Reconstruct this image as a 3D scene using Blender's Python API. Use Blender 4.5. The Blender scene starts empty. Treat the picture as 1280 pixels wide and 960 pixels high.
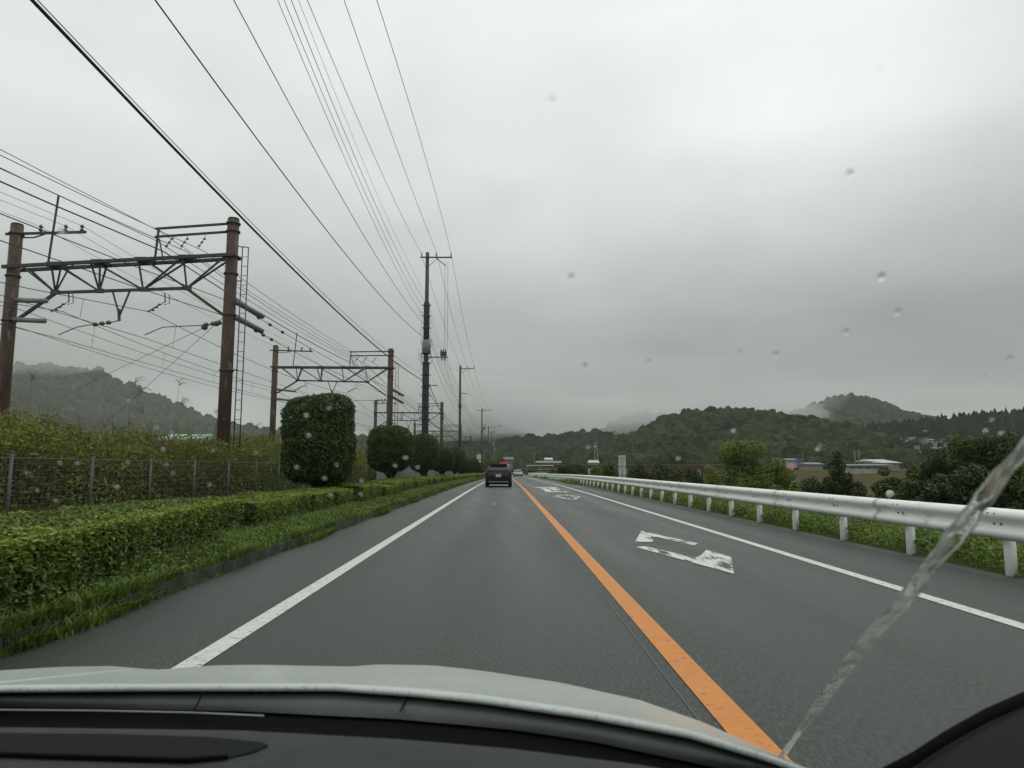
import bpy, math, random
import numpy as np
from mathutils import Vector, Matrix
from mathutils.bvhtree import BVHTree
random.seed(7); rng = np.random.default_rng(7)
SC = bpy.context.scene
COL = SC.collection
R = math.radians

# ------------------------------------------------------------------ camera
FPX = 888.0; PITCH = math.atan(105/888); YAW = -math.atan(8.6/888); EYE = 1.21
cam = bpy.data.cameras.new('camera'); camo = bpy.data.objects.new('camera', cam); COL.objects.link(camo)
cam.sensor_width = 36; cam.lens = 36*FPX/1280; cam.clip_start = 0.02; cam.clip_end = 9000
camo.location = (0, 0, EYE); camo.rotation_euler = (math.pi/2+PITCH, 0, YAW)
cam.dof.use_dof = True; cam.dof.focus_distance = 40; cam.dof.aperture_fstop = 10
SC.camera = camo
# ------------------------------------------------------------------ world: overcast sky
W = bpy.data.worlds.new('World'); SC.world = W; W.use_nodes = True
nt = W.node_tree; nt.nodes.clear()
def N(nt, t, **k):
    n = nt.nodes.new(t)
    for a, v in k.items():
        if a == 'ins':
            for i, x in v.items(): n.inputs[i].default_value = x
        else: setattr(n, a, v)
    return n
def mth(nt, op, a, b=None, c=None, clamp=False):
    n = nt.nodes.new('ShaderNodeMath'); n.operation = op; n.use_clamp = clamp
    for i, x in enumerate((a, b, c)):
        if x is None: continue
        if isinstance(x, (int, float)): n.inputs[i].default_value = x
        else: nt.links.new(x, n.inputs[i])
    return n.outputs[0]
SUN_EL, SUN_AZ = R(58), R(35)
L = nt.links.new
tc = N(nt, 'ShaderNodeTexCoord'); sx = N(nt, 'ShaderNodeSeparateXYZ'); L(tc.outputs['Generated'], sx.inputs[0])
z = mth(nt, 'MAXIMUM', sx.outputs[2], 0.0)
zd = mth(nt, 'ADD', z, 0.22)
cx = N(nt, 'ShaderNodeCombineXYZ')
L(mth(nt, 'DIVIDE', sx.outputs[0], zd), cx.inputs[0]); L(mth(nt, 'DIVIDE', sx.outputs[1], zd), cx.inputs[1])
n1 = N(nt, 'ShaderNodeTexNoise', ins={'Scale': 0.75, 'Detail': 3.5, 'Roughness': 0.45, 'Distortion': 0.3}); L(cx.outputs[0], n1.inputs['Vector'])
n2 = N(nt, 'ShaderNodeTexNoise', ins={'Scale': 2.6, 'Detail': 4.0, 'Roughness': 0.5, 'Distortion': 0.5}); L(cx.outputs[0], n2.inputs['Vector'])
grad = N(nt, 'ShaderNodeValToRGB'); L(z, grad.inputs[0])
e = grad.color_ramp.elements
e[0].position = 0.0; e[0].color = (.42, .45, .42, 1)
e[1].position = 1.0; e[1].color = (.99, 1.05, .985, 1)
for p, v in ((.05, (.43, .455, .435)), (.12, (.385, .41, .39)), (.20, (.45, .48, .455)), (.30, (.64, .68, .645)), (.42, (.82, .865, .825)), (.6, (.91, .955, .915))):
    q = e.new(p); q.color = (*v, 1)
var = mth(nt, 'ADD', mth(nt, 'MULTIPLY', n1.outputs[0], 0.75), mth(nt, 'MULTIPLY', n2.outputs[0], 0.28))
var = mth(nt, 'ADD', var, 0.49)
# broad darker bank of cloud low on the right of the road (azimuth term)
az = mth(nt, 'MULTIPLY', sx.outputs[0], mth(nt, 'SUBTRACT', 0.55, z))
var = mth(nt, 'SUBTRACT', var, mth(nt, 'MULTIPLY', az, 0.46))
dn = N(nt, 'ShaderNodeVectorMath', operation='DOT_PRODUCT'); dn.inputs[1].default_value = (.349, .82, .454); L(tc.outputs['Generated'], dn.inputs[0])
spot = N(nt, 'ShaderNodeMapRange', interpolation_type='SMOOTHERSTEP', ins={1: .965, 2: 1.0, 3: 0., 4: .10}); L(dn.outputs['Value'], spot.inputs[0])
var = mth(nt, 'ADD', var, spot.outputs[0])
mul = N(nt, 'ShaderNodeVectorMath', operation='SCALE'); L(grad.outputs[0], mul.inputs[0]); L(var, mul.inputs['Scale'])
sky = N(nt, 'ShaderNodeTexSky', sky_type='NISHITA', sun_disc=False, sun_elevation=SUN_EL, sun_rotation=SUN_AZ)
bg1 = N(nt, 'ShaderNodeBackground', ins={'Strength': 1.0}); L(mul.outputs[0], bg1.inputs[0])
bg2 = N(nt, 'ShaderNodeBackground', ins={'Strength': 0.05}); L(sky.outputs[0], bg2.inputs[0])
mx = N(nt, 'ShaderNodeMixShader', ins={0: 0.06}); L(bg1.outputs[0], mx.inputs[1]); L(bg2.outputs[0], mx.inputs[2])
wo = N(nt, 'ShaderNodeOutputWorld'); L(mx.outputs[0], wo.inputs[0])
# ------------------------------------------------------------------ sun behind the cloud
sl = bpy.data.lights.new('sun', 'SUN'); sl.energy = 0.5; sl.angle = R(25); sl.color = (1, .97, .93)
so = bpy.data.objects.new('sun', sl); COL.objects.link(so)
sd = Vector((math.sin(SUN_AZ)*math.cos(SUN_EL), math.cos(SUN_AZ)*math.cos(SUN_EL), math.sin(SUN_EL)))
so.rotation_euler = sd.to_track_quat('Z', 'Y').to_euler()
SC.view_settings.view_transform = 'Standard'; SC.view_settings.look = 'None'
SC.view_settings.exposure = 0.0; SC.view_settings.gamma = 1
SC.render.engine = 'CYCLES'; SC.cycles.use_denoising = True
SC.cycles.max_bounces = 8; SC.cycles.transparent_max_bounces = 24; SC.cycles.volume_bounces = 1
SC.cycles.caustics_reflective = False; SC.cycles.caustics_refractive = False

# ------------------------------------------------------------------ helpers
_cp, _sp = math.cos(PITCH), math.sin(PITCH); _cy, _sy = math.cos(YAW), math.sin(YAW)
def ray(px, py):
    a = (px-640)/FPX; b = -(py-480)/FPX
    x, y, zz = a, _cp - b*_sp, _sp + b*_cp
    return Vector((_cy*x-_sy*y, _sy*x+_cy*y, zz))
def at(px, py, Y):
    d = ray(px, py); return Vector((0, 0, EYE)) + d*(Y/d.y)
def atz(px, py, zz):
    d = ray(px, py); return Vector((0, 0, EYE)) + d*((zz-EYE)/d.z)
def sm(t): t = max(0., min(1., t)); return t*t*(3-2*t)
def zr(y):                      # the road falls gently away
    if y < 30: return 0.
    if y < 60: return -0.0056*(y-30)**2/60
    y = min(y, 320); return -0.0056*(y-45)
def xr(y):                      # far off it bends to the right
    return 0. if y < 165 else .0011*(y-165)**2

def tag(o, label=None, cat=None, group=None, kind=None):
    if label: o['label'] = label
    if cat: o['category'] = cat
    if group: o['group'] = group
    if kind: o['kind'] = kind
    return o
def empty(name, loc, label, cat, group=None, rz=0):
    o = bpy.data.objects.new(name, None); COL.objects.link(o); o.location = loc; o.rotation_euler = (0, 0, rz)
    o.empty_display_size = .2
    return tag(o, label, cat, group)

class MB:
    def __init__(s): s.v = []; s.f = []; s.sm = []
    def add(s, vs, fs, smooth=False):
        b = len(s.v); s.v += [tuple(p) for p in vs]
        s.f += [tuple(i+b for i in f) for f in fs]; s.sm += [smooth]*len(fs); return s
    def box(s, x0, x1, y0, y1, z0, z1):
        return s.add([(x0,y0,z0),(x1,y0,z0),(x1,y1,z0),(x0,y1,z0),(x0,y0,z1),(x1,y0,z1),(x1,y1,z1),(x0,y1,z1)],
                     [(0,3,2,1),(4,5,6,7),(0,1,5,4),(1,2,6,5),(2,3,7,6),(3,0,4,7)])
    def tube(s, pts, r, n=8, cap=True, squash=1.0):
        pts = [Vector(p) for p in pts]; rs = r if isinstance(r, (list, tuple)) else [r]*len(pts)
        vs = []; fs = []; m = len(pts); prev = None
        for i, p in enumerate(pts):
            d = (pts[min(i+1, m-1)]-pts[max(i-1, 0)]).normalized()
            ref = Vector((0, 0, 1)) if abs(d.z) < .9 else Vector((1, 0, 0))
            a = d.cross(ref).normalized(); b = d.cross(a)
            if prev is not None and abs(d.z) >= .9 and a.dot(prev) < 0: a = -a; b = -b
            prev = a
            for k in range(n):
                t = 2*math.pi*k/n; vs.append(p + a*math.cos(t)*rs[i] + b*math.sin(t)*rs[i]*squash)
        for i in range(m-1):
            for k in range(n):
                k2 = (k+1) % n; fs.append((i*n+k, i*n+k2, (i+1)*n+k2, (i+1)*n+k))
        if cap: fs.append(tuple(reversed(range(n)))); fs.append(tuple((m-1)*n+k for k in range(n)))
        return s.add(vs, fs, True)
    def bar(s, p, q, w, h=None):       # square section bar
        p = Vector(p); q = Vector(q); h = h or w; d = (q-p).normalized()
        ref = Vector((0, 0, 1)) if abs(d.z) < .95 else Vector((0, 1, 0))
        a = d.cross(ref).normalized()*w/2; b = a.cross(d).normalized()*h/2
        vs = [p-a-b, p+a-b, p+a+b, p-a+b, q-a-b, q+a-b, q+a+b, q-a+b]
        return s.add(vs, [(0,3,2,1),(4,5,6,7),(0,1,5,4),(1,2,6,5),(2,3,7,6),(3,0,4,7)])
    def lathe(s, c, prof, n=12):       # prof: (r, z)
        c = Vector(c); vs = []; fs = []
        for r_, z_ in prof:
            for k in range(n):
                t = 2*math.pi*k/n; vs.append(c+Vector((r_*math.cos(t), r_*math.sin(t), z_)))
        for i in range(len(prof)-1):
            for k in range(n):
                k2 = (k+1) % n; fs.append((i*n+k, i*n+k2, (i+1)*n+k2, (i+1)*n+k))
        fs.append(tuple(reversed(range(n)))); fs.append(tuple((len(prof)-1)*n+k for k in range(n)))
        return s.add(vs, fs, True)
    def grid(s, rows, smooth=True, close=False):
        m = len(rows[0]); vs = [p for r_ in rows for p in r_]; fs = []
        for i in range(len(rows)-1):
            for k in range(m-1): fs.append((i*m+k, i*m+k+1, (i+1)*m+k+1, (i+1)*m+k))
        return s.add(vs, fs, smooth)
    def build(s, name, mat, parent=None, **t):
        me = bpy.data.meshes.new(name); me.from_pydata(s.v, [], s.f)
        me.polygons.foreach_set('use_smooth', s.sm); me.materials.append(mat)
        o = bpy.data.objects.new(name, me); COL.objects.link(o); o.parent = parent
        return tag(o, **t) if t else o
def npmesh(name, V, F, mat, parent=None, smooth=False, **t):      # V n x 3, F m x k (numpy)
    me = bpy.data.meshes.new(name); k = F.shape[1]
    me.vertices.add(len(V)); me.vertices.foreach_set('co', np.asarray(V, np.float32).ravel())
    me.loops.add(F.size); me.loops.foreach_set('vertex_index', F.astype(np.int32).ravel())
    me.polygons.add(len(F)); me.polygons.foreach_set('loop_start', np.arange(0, F.size, k, dtype=np.int32))
    me.polygons.foreach_set('use_smooth', np.full(len(F), smooth))
    me.update(calc_edges=True); me.materials.append(mat)
    o = bpy.data.objects.new(name, me); COL.objects.link(o); o.parent = parent
    return tag(o, **t) if t else o
def copy_tree(o, parent=None):
    c = o.copy(); COL.objects.link(c); c.parent = parent
    for ch in list(o.children): copy_tree(ch, c)
    return c

# ------------------------------------------------------------------ materials
def mat(name, c1, c2=None, rough=.6, scale=4., detail=6., bump=0., bscale=None, metal=0., spec=.5, contrast=(.35, .65), island=0., coat=0., trans=0., stretch=None, c3=None, c3scale=1., c3at=(.55, .7)):
    m = bpy.data.materials.new(name); m.use_nodes = True; nt = m.node_tree; nt.nodes.clear(); L = nt.links.new
    out = N(nt, 'ShaderNodeOutputMaterial'); b = N(nt, 'ShaderNodeBsdfPrincipled')
    b.inputs['Roughness'].default_value = rough; b.inputs['Metallic'].default_value = metal
    b.inputs['Specular IOR Level'].default_value = spec; b.inputs['Coat Weight'].default_value = coat
    b.inputs['Coat Roughness'].default_value = .08
    tcn = N(nt, 'ShaderNodeTexCoord'); vec = tcn.outputs['Object']
    if stretch:
        mp = N(nt, 'ShaderNodeMapping'); mp.inputs['Scale'].default_value = stretch; L(vec, mp.inputs[0]); vec = mp.outputs[0]
    col = None
    if c2:
        no = N(nt, 'ShaderNodeTexNoise', ins={'Scale': scale, 'Detail': detail, 'Roughness': .6}); L(vec, no.inputs['Vector'])
        mr = N(nt, 'ShaderNodeMapRange', ins={1: contrast[0], 2: contrast[1]}); L(no.outputs[0], mr.inputs[0]); f = mr.outputs[0]
        if island:
            g = N(nt, 'ShaderNodeNewGeometry')
            f = mth(nt, 'ADD', mth(nt, 'MULTIPLY', f, 1-island), mth(nt, 'MULTIPLY', g.outputs['Random Per Island'], island))
        mi = N(nt, 'ShaderNodeMix', data_type='RGBA'); L(f, mi.inputs[0])
        mi.inputs[6].default_value = (*c1, 1); mi.inputs[7].default_value = (*c2, 1); col = mi.outputs[2]
        if c3:
            no3 = N(nt, 'ShaderNodeTexNoise', ins={'Scale': c3scale, 'Detail': 5., 'Roughness': .6}); L(vec, no3.inputs['Vector'])
            m3 = N(nt, 'ShaderNodeMapRange', ins={1: c3at[0], 2: c3at[1]}); L(no3.outputs[0], m3.inputs[0])
            mj = N(nt, 'ShaderNodeMix', data_type='RGBA'); L(m3.outputs[0], mj.inputs[0]); L(col, mj.inputs[6]); mj.inputs[7].default_value = (*c3, 1); col = mj.outputs[2]
        L(col, b.inputs['Base Color'])
    else: b.inputs['Base Color'].default_value = (*c1, 1)
    if bump:
        nb = N(nt, 'ShaderNodeTexNoise', ins={'Scale': bscale or scale*4, 'Detail': 5.}); L(vec, nb.inputs['Vector'])
        bu = N(nt, 'ShaderNodeBump', ins={'Strength': 1.0, 'Distance': bump}); L(nb.outputs[0], bu.inputs['Height']); L(bu.outputs[0], b.inputs['Normal'])
    if trans:
        tl = N(nt, 'ShaderNodeBsdfTranslucent'); (L(col, tl.inputs[0]) if col else None)
        ms = N(nt, 'ShaderNodeMixShader', ins={0: trans}); L(b.outputs[0], ms.inputs[1]); L(tl.outputs[0], ms.inputs[2]); L(ms.outputs[0], out.inputs[0])
    else: L(b.outputs[0], out.inputs[0])
    return m
M = {}
M['asphalt'] = mat('asphalt', (.016, .020, .017), (.058, .069, .059), rough=.46, scale=48, detail=4, contrast=(.40, .68), bump=.005, bscale=150, spec=.42, c3=(.028, .034, .030), c3scale=.35, c3at=(.5, .75), stretch=(1.6, .35, 1))
def wheeltracks(m):
    nt = m.node_tree; L = nt.links.new; b = [n for n in nt.nodes if n.type == 'BSDF_PRINCIPLED'][0]
    t = N(nt, 'ShaderNodeTexCoord'); sp = N(nt, 'ShaderNodeSeparateXYZ'); L(t.outputs['Object'], sp.inputs[0])
    mp = N(nt, 'ShaderNodeMapping'); mp.inputs['Scale'].default_value = (1.3, .12, 1); L(t.outputs['Object'], mp.inputs[0])
    no = N(nt, 'ShaderNodeTexNoise', ins={'Scale': 1.1, 'Detail': 6., 'Roughness': .62}); L(mp.outputs[0], no.inputs['Vector'])
    w = mth(nt, 'COSINE', mth(nt, 'MULTIPLY', mth(nt, 'ADD', sp.outputs[0], 1.2), 2*math.pi/1.5))
    f = mth(nt, 'ADD', mth(nt, 'MULTIPLY', w, .16), mth(nt, 'MULTIPLY', mth(nt, 'SUBTRACT', no.outputs[0], .5), 1.3))      # worn smooth and wet: higher
    sh = mth(nt, 'GREATER_THAN', mth(nt, 'ABSOLUTE', mth(nt, 'SUBTRACT', sp.outputs[0], 1.05)), 3.0)
    f = mth(nt, 'SUBTRACT', f, mth(nt, 'MULTIPLY', sh, .10))
    L(mth(nt, 'SUBTRACT', .47, mth(nt, 'MULTIPLY', f, .42)), b.inputs['Roughness'])
    src = b.inputs['Base Color'].links[0].from_socket
    sc_ = N(nt, 'ShaderNodeVectorMath', operation='SCALE'); L(src, sc_.inputs[0]); L(mth(nt, 'SUBTRACT', 1.0, mth(nt, 'MULTIPLY', f, .9)), sc_.inputs['Scale']); L(sc_.outputs[0], b.inputs['Base Color'])
wheeltracks(M['asphalt'])
M['paint_white'] = mat('paint_white', (.62, .64, .60), (.42, .44, .41), rough=.5, scale=9, contrast=(.45, .8), bump=.001, bscale=120, c3=(.10, .11, .10), c3scale=22, c3at=(.58, .67))
M['paint_orange'] = mat('paint_orange', (.60, .205, .018), (.50, .17, .02), rough=.5, scale=6, bump=.001, bscale=120, contrast=(.4, .8), c3=(.20, .085, .03), c3scale=18, c3at=(.58, .70))
M['tar'] = mat('tar', (.022, .024, .024), (.035, .038, .037), rough=.4, scale=8)
M['soil'] = mat('soil', (.045, .055, .025), (.07, .075, .035), rough=.95, scale=1.3, bump=.03, bscale=9, c3=(.085, .065, .04), c3scale=.5)
M['field'] = mat('field', (.048, .068, .022), (.078, .078, .028), spec=.03, rough=1, scale=.06, detail=8, bump=.05, bscale=2, c3=(.080, .052, .022), c3scale=.028, c3at=(.50, .58))
M['kerb'] = mat('kerb_concrete', (.07, .075, .06), (.045, .052, .038), rough=.9, scale=3, bump=.006, bscale=60, c3=(.025, .035, .018), c3scale=1.3, c3at=(.4, .6))
M['concrete'] = mat('concrete', (.22, .225, .21), (.15, .155, .145), rough=.85, scale=2, bump=.003, bscale=50, stretch=(1, 1, .25))
M['ballast'] = mat('ballast', (.12, .10, .085), (.20, .18, .16), rough=1, scale=14, bump=.04, bscale=22)
M['lit_leaf'] = mat('lit_top_leaf', (.135, .19, .030), (.32, .39, .070), rough=.5, scale=1.4, island=.5, trans=.25, spec=.35)  # brighter leaf colour stands in for sky light on the hedge top
M['hedge'] = mat('hedge_leaf', (.050, .086, .016), (.150, .205, .040), rough=.5, scale=1.4, island=.55, trans=.22, spec=.35)
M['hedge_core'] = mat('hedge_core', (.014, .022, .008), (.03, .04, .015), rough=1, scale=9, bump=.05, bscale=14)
M['topiary'] = mat('topiary_leaf', (.020, .046, .013), (.090, .135, .034), rough=.45, scale=2.2, island=.55, trans=.15, spec=.35)
M['weed'] = mat('weed_leaf', (.070, .100, .020), (.27, .28, .055), rough=.6, scale=.55, island=.5, trans=.25, spec=.3, c3=(.17, .13, .05), c3scale=.3, c3at=(.52, .66))
M['weed_dry'] = mat('dry_weed', (.16, .13, .07), (.24, .20, .12), rough=.8, scale=.8, island=.6, trans=.2, spec=.2)
M['grass'] = mat('grass_blade', (.055, .110, .018), (.190, .265, .044), rough=.6, scale=1.1, island=.5, trans=.25, spec=.3, c3=(.11, .11, .04), c3scale=.8, c3at=(.55, .7))
M['broad'] = mat('broadleaf', (.038, .066, .014), (.120, .150, .032), rough=.55, scale=.5, island=.5, trans=.2, spec=.3)
M['willow'] = mat('willow_leaf', (.105, .145, .030), (.225, .270, .062), rough=.6, scale=.7, island=.5, trans=.25, spec=.3)
M['darkleaf'] = mat('dark_leaf', (.020, .036, .012), (.060, .082, .022), rough=.55, scale=.6, island=.5, trans=.15, spec=.3)
M['forest'] = mat('forest_canopy', (.010, .021, .010), (.048, .068, .024), rough=.9, scale=.018, detail=7, island=.62, bump=.8, bscale=.8, spec=.1)
M['conifer'] = mat('conifer_canopy', (.012, .024, .013), (.036, .056, .024), rough=.9, scale=.02, detail=7, island=.6, bump=.6, bscale=1., spec=.1)
M['bark'] = mat('bark', (.06, .045, .033), (.11, .09, .07), rough=.95, scale=8, bump=.015, bscale=24, stretch=(1, 1, .2))
M['rust'] = mat('rusty_steel', (.052, .034, .026), (.108, .072, .052), rough=.8, scale=3.5, detail=8, bump=.002, bscale=40, stretch=(1, 1, .3), c3=(.20, .17, .15), c3scale=4.5, c3at=(.60, .70))
M['steel'] = mat('dark_steel', (.042, .046, .048), (.085, .088, .088), rough=.6, scale=6, spec=.4)
M['galv'] = mat('galvanised_steel', (.30, .31, .31), (.20, .21, .21), rough=.5, scale=10, metal=.3)
M['fencegrey'] = mat('fence_steel', (.10, .115, .11), (.06, .07, .066), rough=.6, scale=7)
M['wire'] = mat('wire', (.03, .032, .032), rough=.7)
M['cable'] = mat('cable', (.03, .032, .033), (.055, .057, .055), rough=.75, scale=9)
M['insul'] = mat('insulator', (.09, .085, .08), (.16, .15, .14), rough=.35, scale=30)
M['bobbin'] = mat('insulator_grey', (.22, .25, .24), (.15, .17, .17), rough=.4, scale=20)
M['pole'] = mat('pole_concrete', (.085, .085, .08), (.05, .052, .05), rough=.9, scale=3, stretch=(1, 1, .15), bump=.003, bscale=30)
M['rail_white'] = mat('guardrail_white', (.86, .89, .86), (.76, .79, .76), rough=.5, scale=3, detail=7, spec=.5, stretch=(1, .6, 2), c3=(.50, .49, .44), c3scale=5, c3at=(.58, .76))
M['post_white'] = mat('post_white', (.74, .77, .75), (.58, .61, .59), rough=.45, scale=5, contrast=(.4, .8))
M['bolt'] = mat('bolt', (.10, .08, .06), rough=.6)
M['orange_refl'] = mat('reflector_orange', (.70, .22, .04), rough=.3)
M['sign_white'] = mat('sign_white', (.60, .63, .60), (.48, .51, .49), rough=.5, scale=5)
M['sign_yellow'] = mat('sign_cream', (.55, .55, .38), rough=.5)
M['sign_red'] = mat('sign_red', (.60, .07, .06), rough=.5)
M['sign_pink'] = mat('sign_pink', (.72, .40, .38), rough=.5)
M['blue'] = mat('blue_panel', (.05, .10, .26), (.07, .13, .30), rough=.6, scale=2)
M['black'] = mat('black_plastic', (.006, .006, .006), rough=.9, spec=.05)
M['rubber'] = mat('tyre_rubber', (.018, .018, .018), rough=.85)
M['glass_dark'] = mat('car_glass', (.04, .045, .045), rough=.18, spec=.6)
M['car_dark'] = mat('car_paint_dark', (.006, .007, .008), rough=.35, coat=.12, spec=.3)
M['car_silver'] = mat('car_paint_silver', (.22, .235, .235), rough=.3, coat=.5, metal=.2)
M['car_white'] = mat('car_paint_white', (.65, .66, .65), rough=.3, coat=.5)
M['lamp_red'] = mat('tail_lamp', (.12, .03, .025), rough=.3)
M['chrome'] = mat('bumper_trim', (.30, .32, .32), rough=.35, metal=.5)
M['bonnet'] = mat('bonnet_paint', (.46, .50, .47), (.54, .58, .55), rough=.34, scale=4, coat=.25, bump=.0004, bscale=190, c3=(.38, .42, .40), c3scale=160, c3at=(.52, .60))
M['cowl'] = mat('cowl_plastic', (.045, .052, .049), (.065, .073, .068), rough=.40, scale=14, bump=.0006, bscale=300)
M['dash'] = mat('dashboard', (.050, .055, .050), (.060, .065, .060), rough=.95, scale=60, bump=.0003, bscale=900, spec=.12)
M['dash_dark'] = mat('dashboard_recess', (.016, .018, .017), rough=.95, spec=.1)
M['liner'] = mat('headliner', (.20, .20, .19), rough=.95)
M['wall_white'] = mat('wall_white', (.46, .47, .44), (.32, .33, .31), rough=.9, scale=.6)
M['wall_cream'] = mat('wall_cream', (.28, .27, .22), (.20, .195, .16), rough=.9, scale=.6)
M['roof_grey'] = mat('roof_grey', (.13, .14, .15), (.20, .21, .22), rough=.6, scale=1)
M['roof_pale'] = mat('roof_pale', (.48, .52, .52), (.38, .42, .42), rough=.6, scale=.5)
M['roof_green'] = mat('roof_green', (.26, .40, .34), (.19, .32, .27), rough=.55, scale=.6)
M['roof_blue'] = mat('roof_blue', (.045, .058, .085), rough=.5)
M['roof_brown'] = mat('roof_brown', (.11, .07, .055), rough=.8)
M['window'] = mat('window_glass', (.04, .05, .055), rough=.15)
M['bridge_red'] = mat('bridge_red_brown', (.11, .050, .034), (.075, .038, .028), rough=.75, scale=.3)
def special(name, kind):
    m = bpy.data.materials.new(name); m.use_nodes = True; nt = m.node_tree; nt.nodes.clear()
    out = N(nt, 'ShaderNodeOutputMaterial')
    if kind == 'clear': s = N(nt, 'ShaderNodeBsdfTransparent'); nt.links.new(s.outputs[0], out.inputs[0])
    if kind == 'water':
        s = N(nt, 'ShaderNodeBsdfGlass'); s.inputs['IOR'].default_value = 1.33; s.inputs['Roughness'].default_value = 0.0; nt.links.new(s.outputs[0], out.inputs[0])
    return m
def streak_mat():      # slightly milky run of water
    m = special('water_milky', 'water'); nt = m.node_tree; g = [n for n in nt.nodes if n.type == 'BSDF_GLASS'][0]; o = [n for n in nt.nodes if n.type == 'OUTPUT_MATERIAL'][0]
    g.inputs['Roughness'].default_value = .03
    t = N(nt, 'ShaderNodeBsdfTranslucent'); t.inputs[0].default_value = (.62, .66, .63, 1)
    tcn = N(nt, 'ShaderNodeTexCoord'); no = N(nt, 'ShaderNodeTexNoise', ins={'Scale': 70., 'Detail': 2.}); nt.links.new(tcn.outputs['Object'], no.inputs['Vector'])
    mr = N(nt, 'ShaderNodeMapRange', ins={1: .40, 2: .70, 3: .03, 4: .30}); nt.links.new(no.outputs[0], mr.inputs[0])
    x = N(nt, 'ShaderNodeMixShader'); nt.links.new(mr.outputs[0], x.inputs[0]); nt.links.new(g.outputs[0], x.inputs[1]); nt.links.new(t.outputs[0], x.inputs[2]); nt.links.new(x.outputs[0], o.inputs[0]); return m
M['milky'] = None
M['clear'] = special('clear_glass', 'clear'); M['water'] = special('water', 'water')
M['milky'] = streak_mat()
def volmat(name, dens, col=(.93, .96, .95), an=0.0):
    m = bpy.data.materials.new(name); m.use_nodes = True; nt = m.node_tree; nt.nodes.clear()
    out = N(nt, 'ShaderNodeOutputMaterial'); v = N(nt, 'ShaderNodeVolumePrincipled')
    v.inputs['Color'].default_value = (*col, 1); v.inputs['Density'].default_value = dens; v.inputs['Anisotropy'].default_value = an
    nt.links.new(v.outputs[0], out.inputs['Volume']); return m

# ------------------------------------------------------------------ ground
def bank(y): return sm((y+10)/30)
def zg(x, y):
    b = zr(y); u = x - xr(y)
    if u < -3.25:
        if u > -3.45: return b+.10
        if u > -5.6: return b+.12
        if u > -7.2: return b+.12+.10*(-5.6-u)/1.6
        t = sm((-7.2-u)/2.5); return b+.22+.45*t
    if u > 5.7:
        if u < 6.4: return b+.02-.05*(u-5.7)
        return b-.02-2.5*sm((u-6.4)/9)+4.6*sm((y-110)/140)*sm((u-58)/30)
    return b-.05
xs = sorted(set([-2500,-1800,-1200,-800,-500,-300,-180,-110,-70,-45,-30,-22,-17,-13,-11,-9.7,-8.6,-7.8,-7.2,-6.4,-5.6,-5.61,-4.5,-3.46,-3.44,-3.26,-3.24,-1,1,3,5.69,5.72,6.05,6.4,7,7.7,8.5,9.4,10.5,12,14,16,20,27,38,55,80,120,180,260,380,560,800,1200,1800,2600]))
ys = [-40,-20,-10,-5,0,3,6,9,12,15,18,21,25,30,35,40,50,60,75,90,105,120,135,150,165,180,190,200,210,220,230,240,250,260,270,285,300,320,345,370,400,450,520,620,800,1100,1600,2300,3200]
rows = [[(x+(xr(min(y, 420)) if abs(x) < 200 else 0), y, zg(x+xr(y), y) + (0 if abs(x) < 6 else .05*math.sin(x*1.7+y*.9)*min(1, abs(x)/12))) for x in xs] for y in ys]
g = MB().grid(rows).build('ground', M['field'], kind='structure')
def strip(x0, x1, y0, y1, dz, step=None, seg=1):
    mb = MB(); ys_ = [y0]
    while ys_[-1] < y1: ys_.append(min(y1, ys_[-1] + (step or max(1.2, ys_[-1]*.06))))
    return mb.grid([[(x0+(x1-x0)*k/seg+xr(y), y, zr(y)+dz) for k in range(seg+1)] for y in ys_])
strip(-3.28, 5.78, -12, 420, .0, seg=6).build('road', M['asphalt'], kind='structure')
strip(-5.7, -3.43, -12, 200, .135, seg=2).build('planting_bed', M['soil'], kind='structure')
strip(-60, -7.15, -12, 60, .69, seg=12)
rm = MB()
def mark(name, mb, m): return mb.build(name, m, kind='structure')
mark('edge_line', strip(-2.02, -1.86, -12, 420, .005), M['paint_white'])
mark('edge_line', strip(3.90, 4.05, -12, 420, .005), M['paint_white'])
mark('centre_line', strip(1.02, 1.19, -12, 420, .005), M['paint_orange'])
mark('road_seam', strip(0.93, 0.944, -12, 80, .003), M['tar'])
# worn diamond markings and the lettering blob of the oncoming lane
def worn(name='worn', lo=.46, hi=.53, seed=0.):
    m = bpy.data.materials.new('worn_paint'); m.use_nodes = True; nt = m.node_tree; b = nt.nodes['Principled BSDF']; L = nt.links.new
    t = N(nt, 'ShaderNodeTexCoord'); mp = N(nt, 'ShaderNodeMapping'); mp.inputs['Scale'].default_value = (2.4, .38, 1); mp.inputs['Location'].default_value = (seed, seed, 0)
    L(t.outputs['Object'], mp.inputs[0])
    no = N(nt, 'ShaderNodeTexNoise', ins={'Scale': 2.6, 'Detail': 9., 'Roughness': .68}); L(mp.outputs[0], no.inputs['Vector'])
    mr = N(nt, 'ShaderNodeMapRange', ins={1: lo, 2: hi}); L(no.outputs[0], mr.inputs[0])
    tr = N(nt, 'ShaderNodeBsdfTransparent'); ms = N(nt, 'ShaderNodeMixShader'); L(mr.outputs[0], ms.inputs[0]); L(tr.outputs[0], ms.inputs[1]); L(b.outputs[0], ms.inputs[2])
    b.inputs['Base Color'].default_value = (.60, .62, .59, 1); b.inputs['Roughness'].default_value = .5
    L(ms.outputs[0], nt.nodes['Material Output'].inputs[0]); return m
def flat(pts, dz=.008):
    return MB().add([(x, y, zr(y)+dz) for x, y in pts], [tuple(range(len(pts)))])
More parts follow.
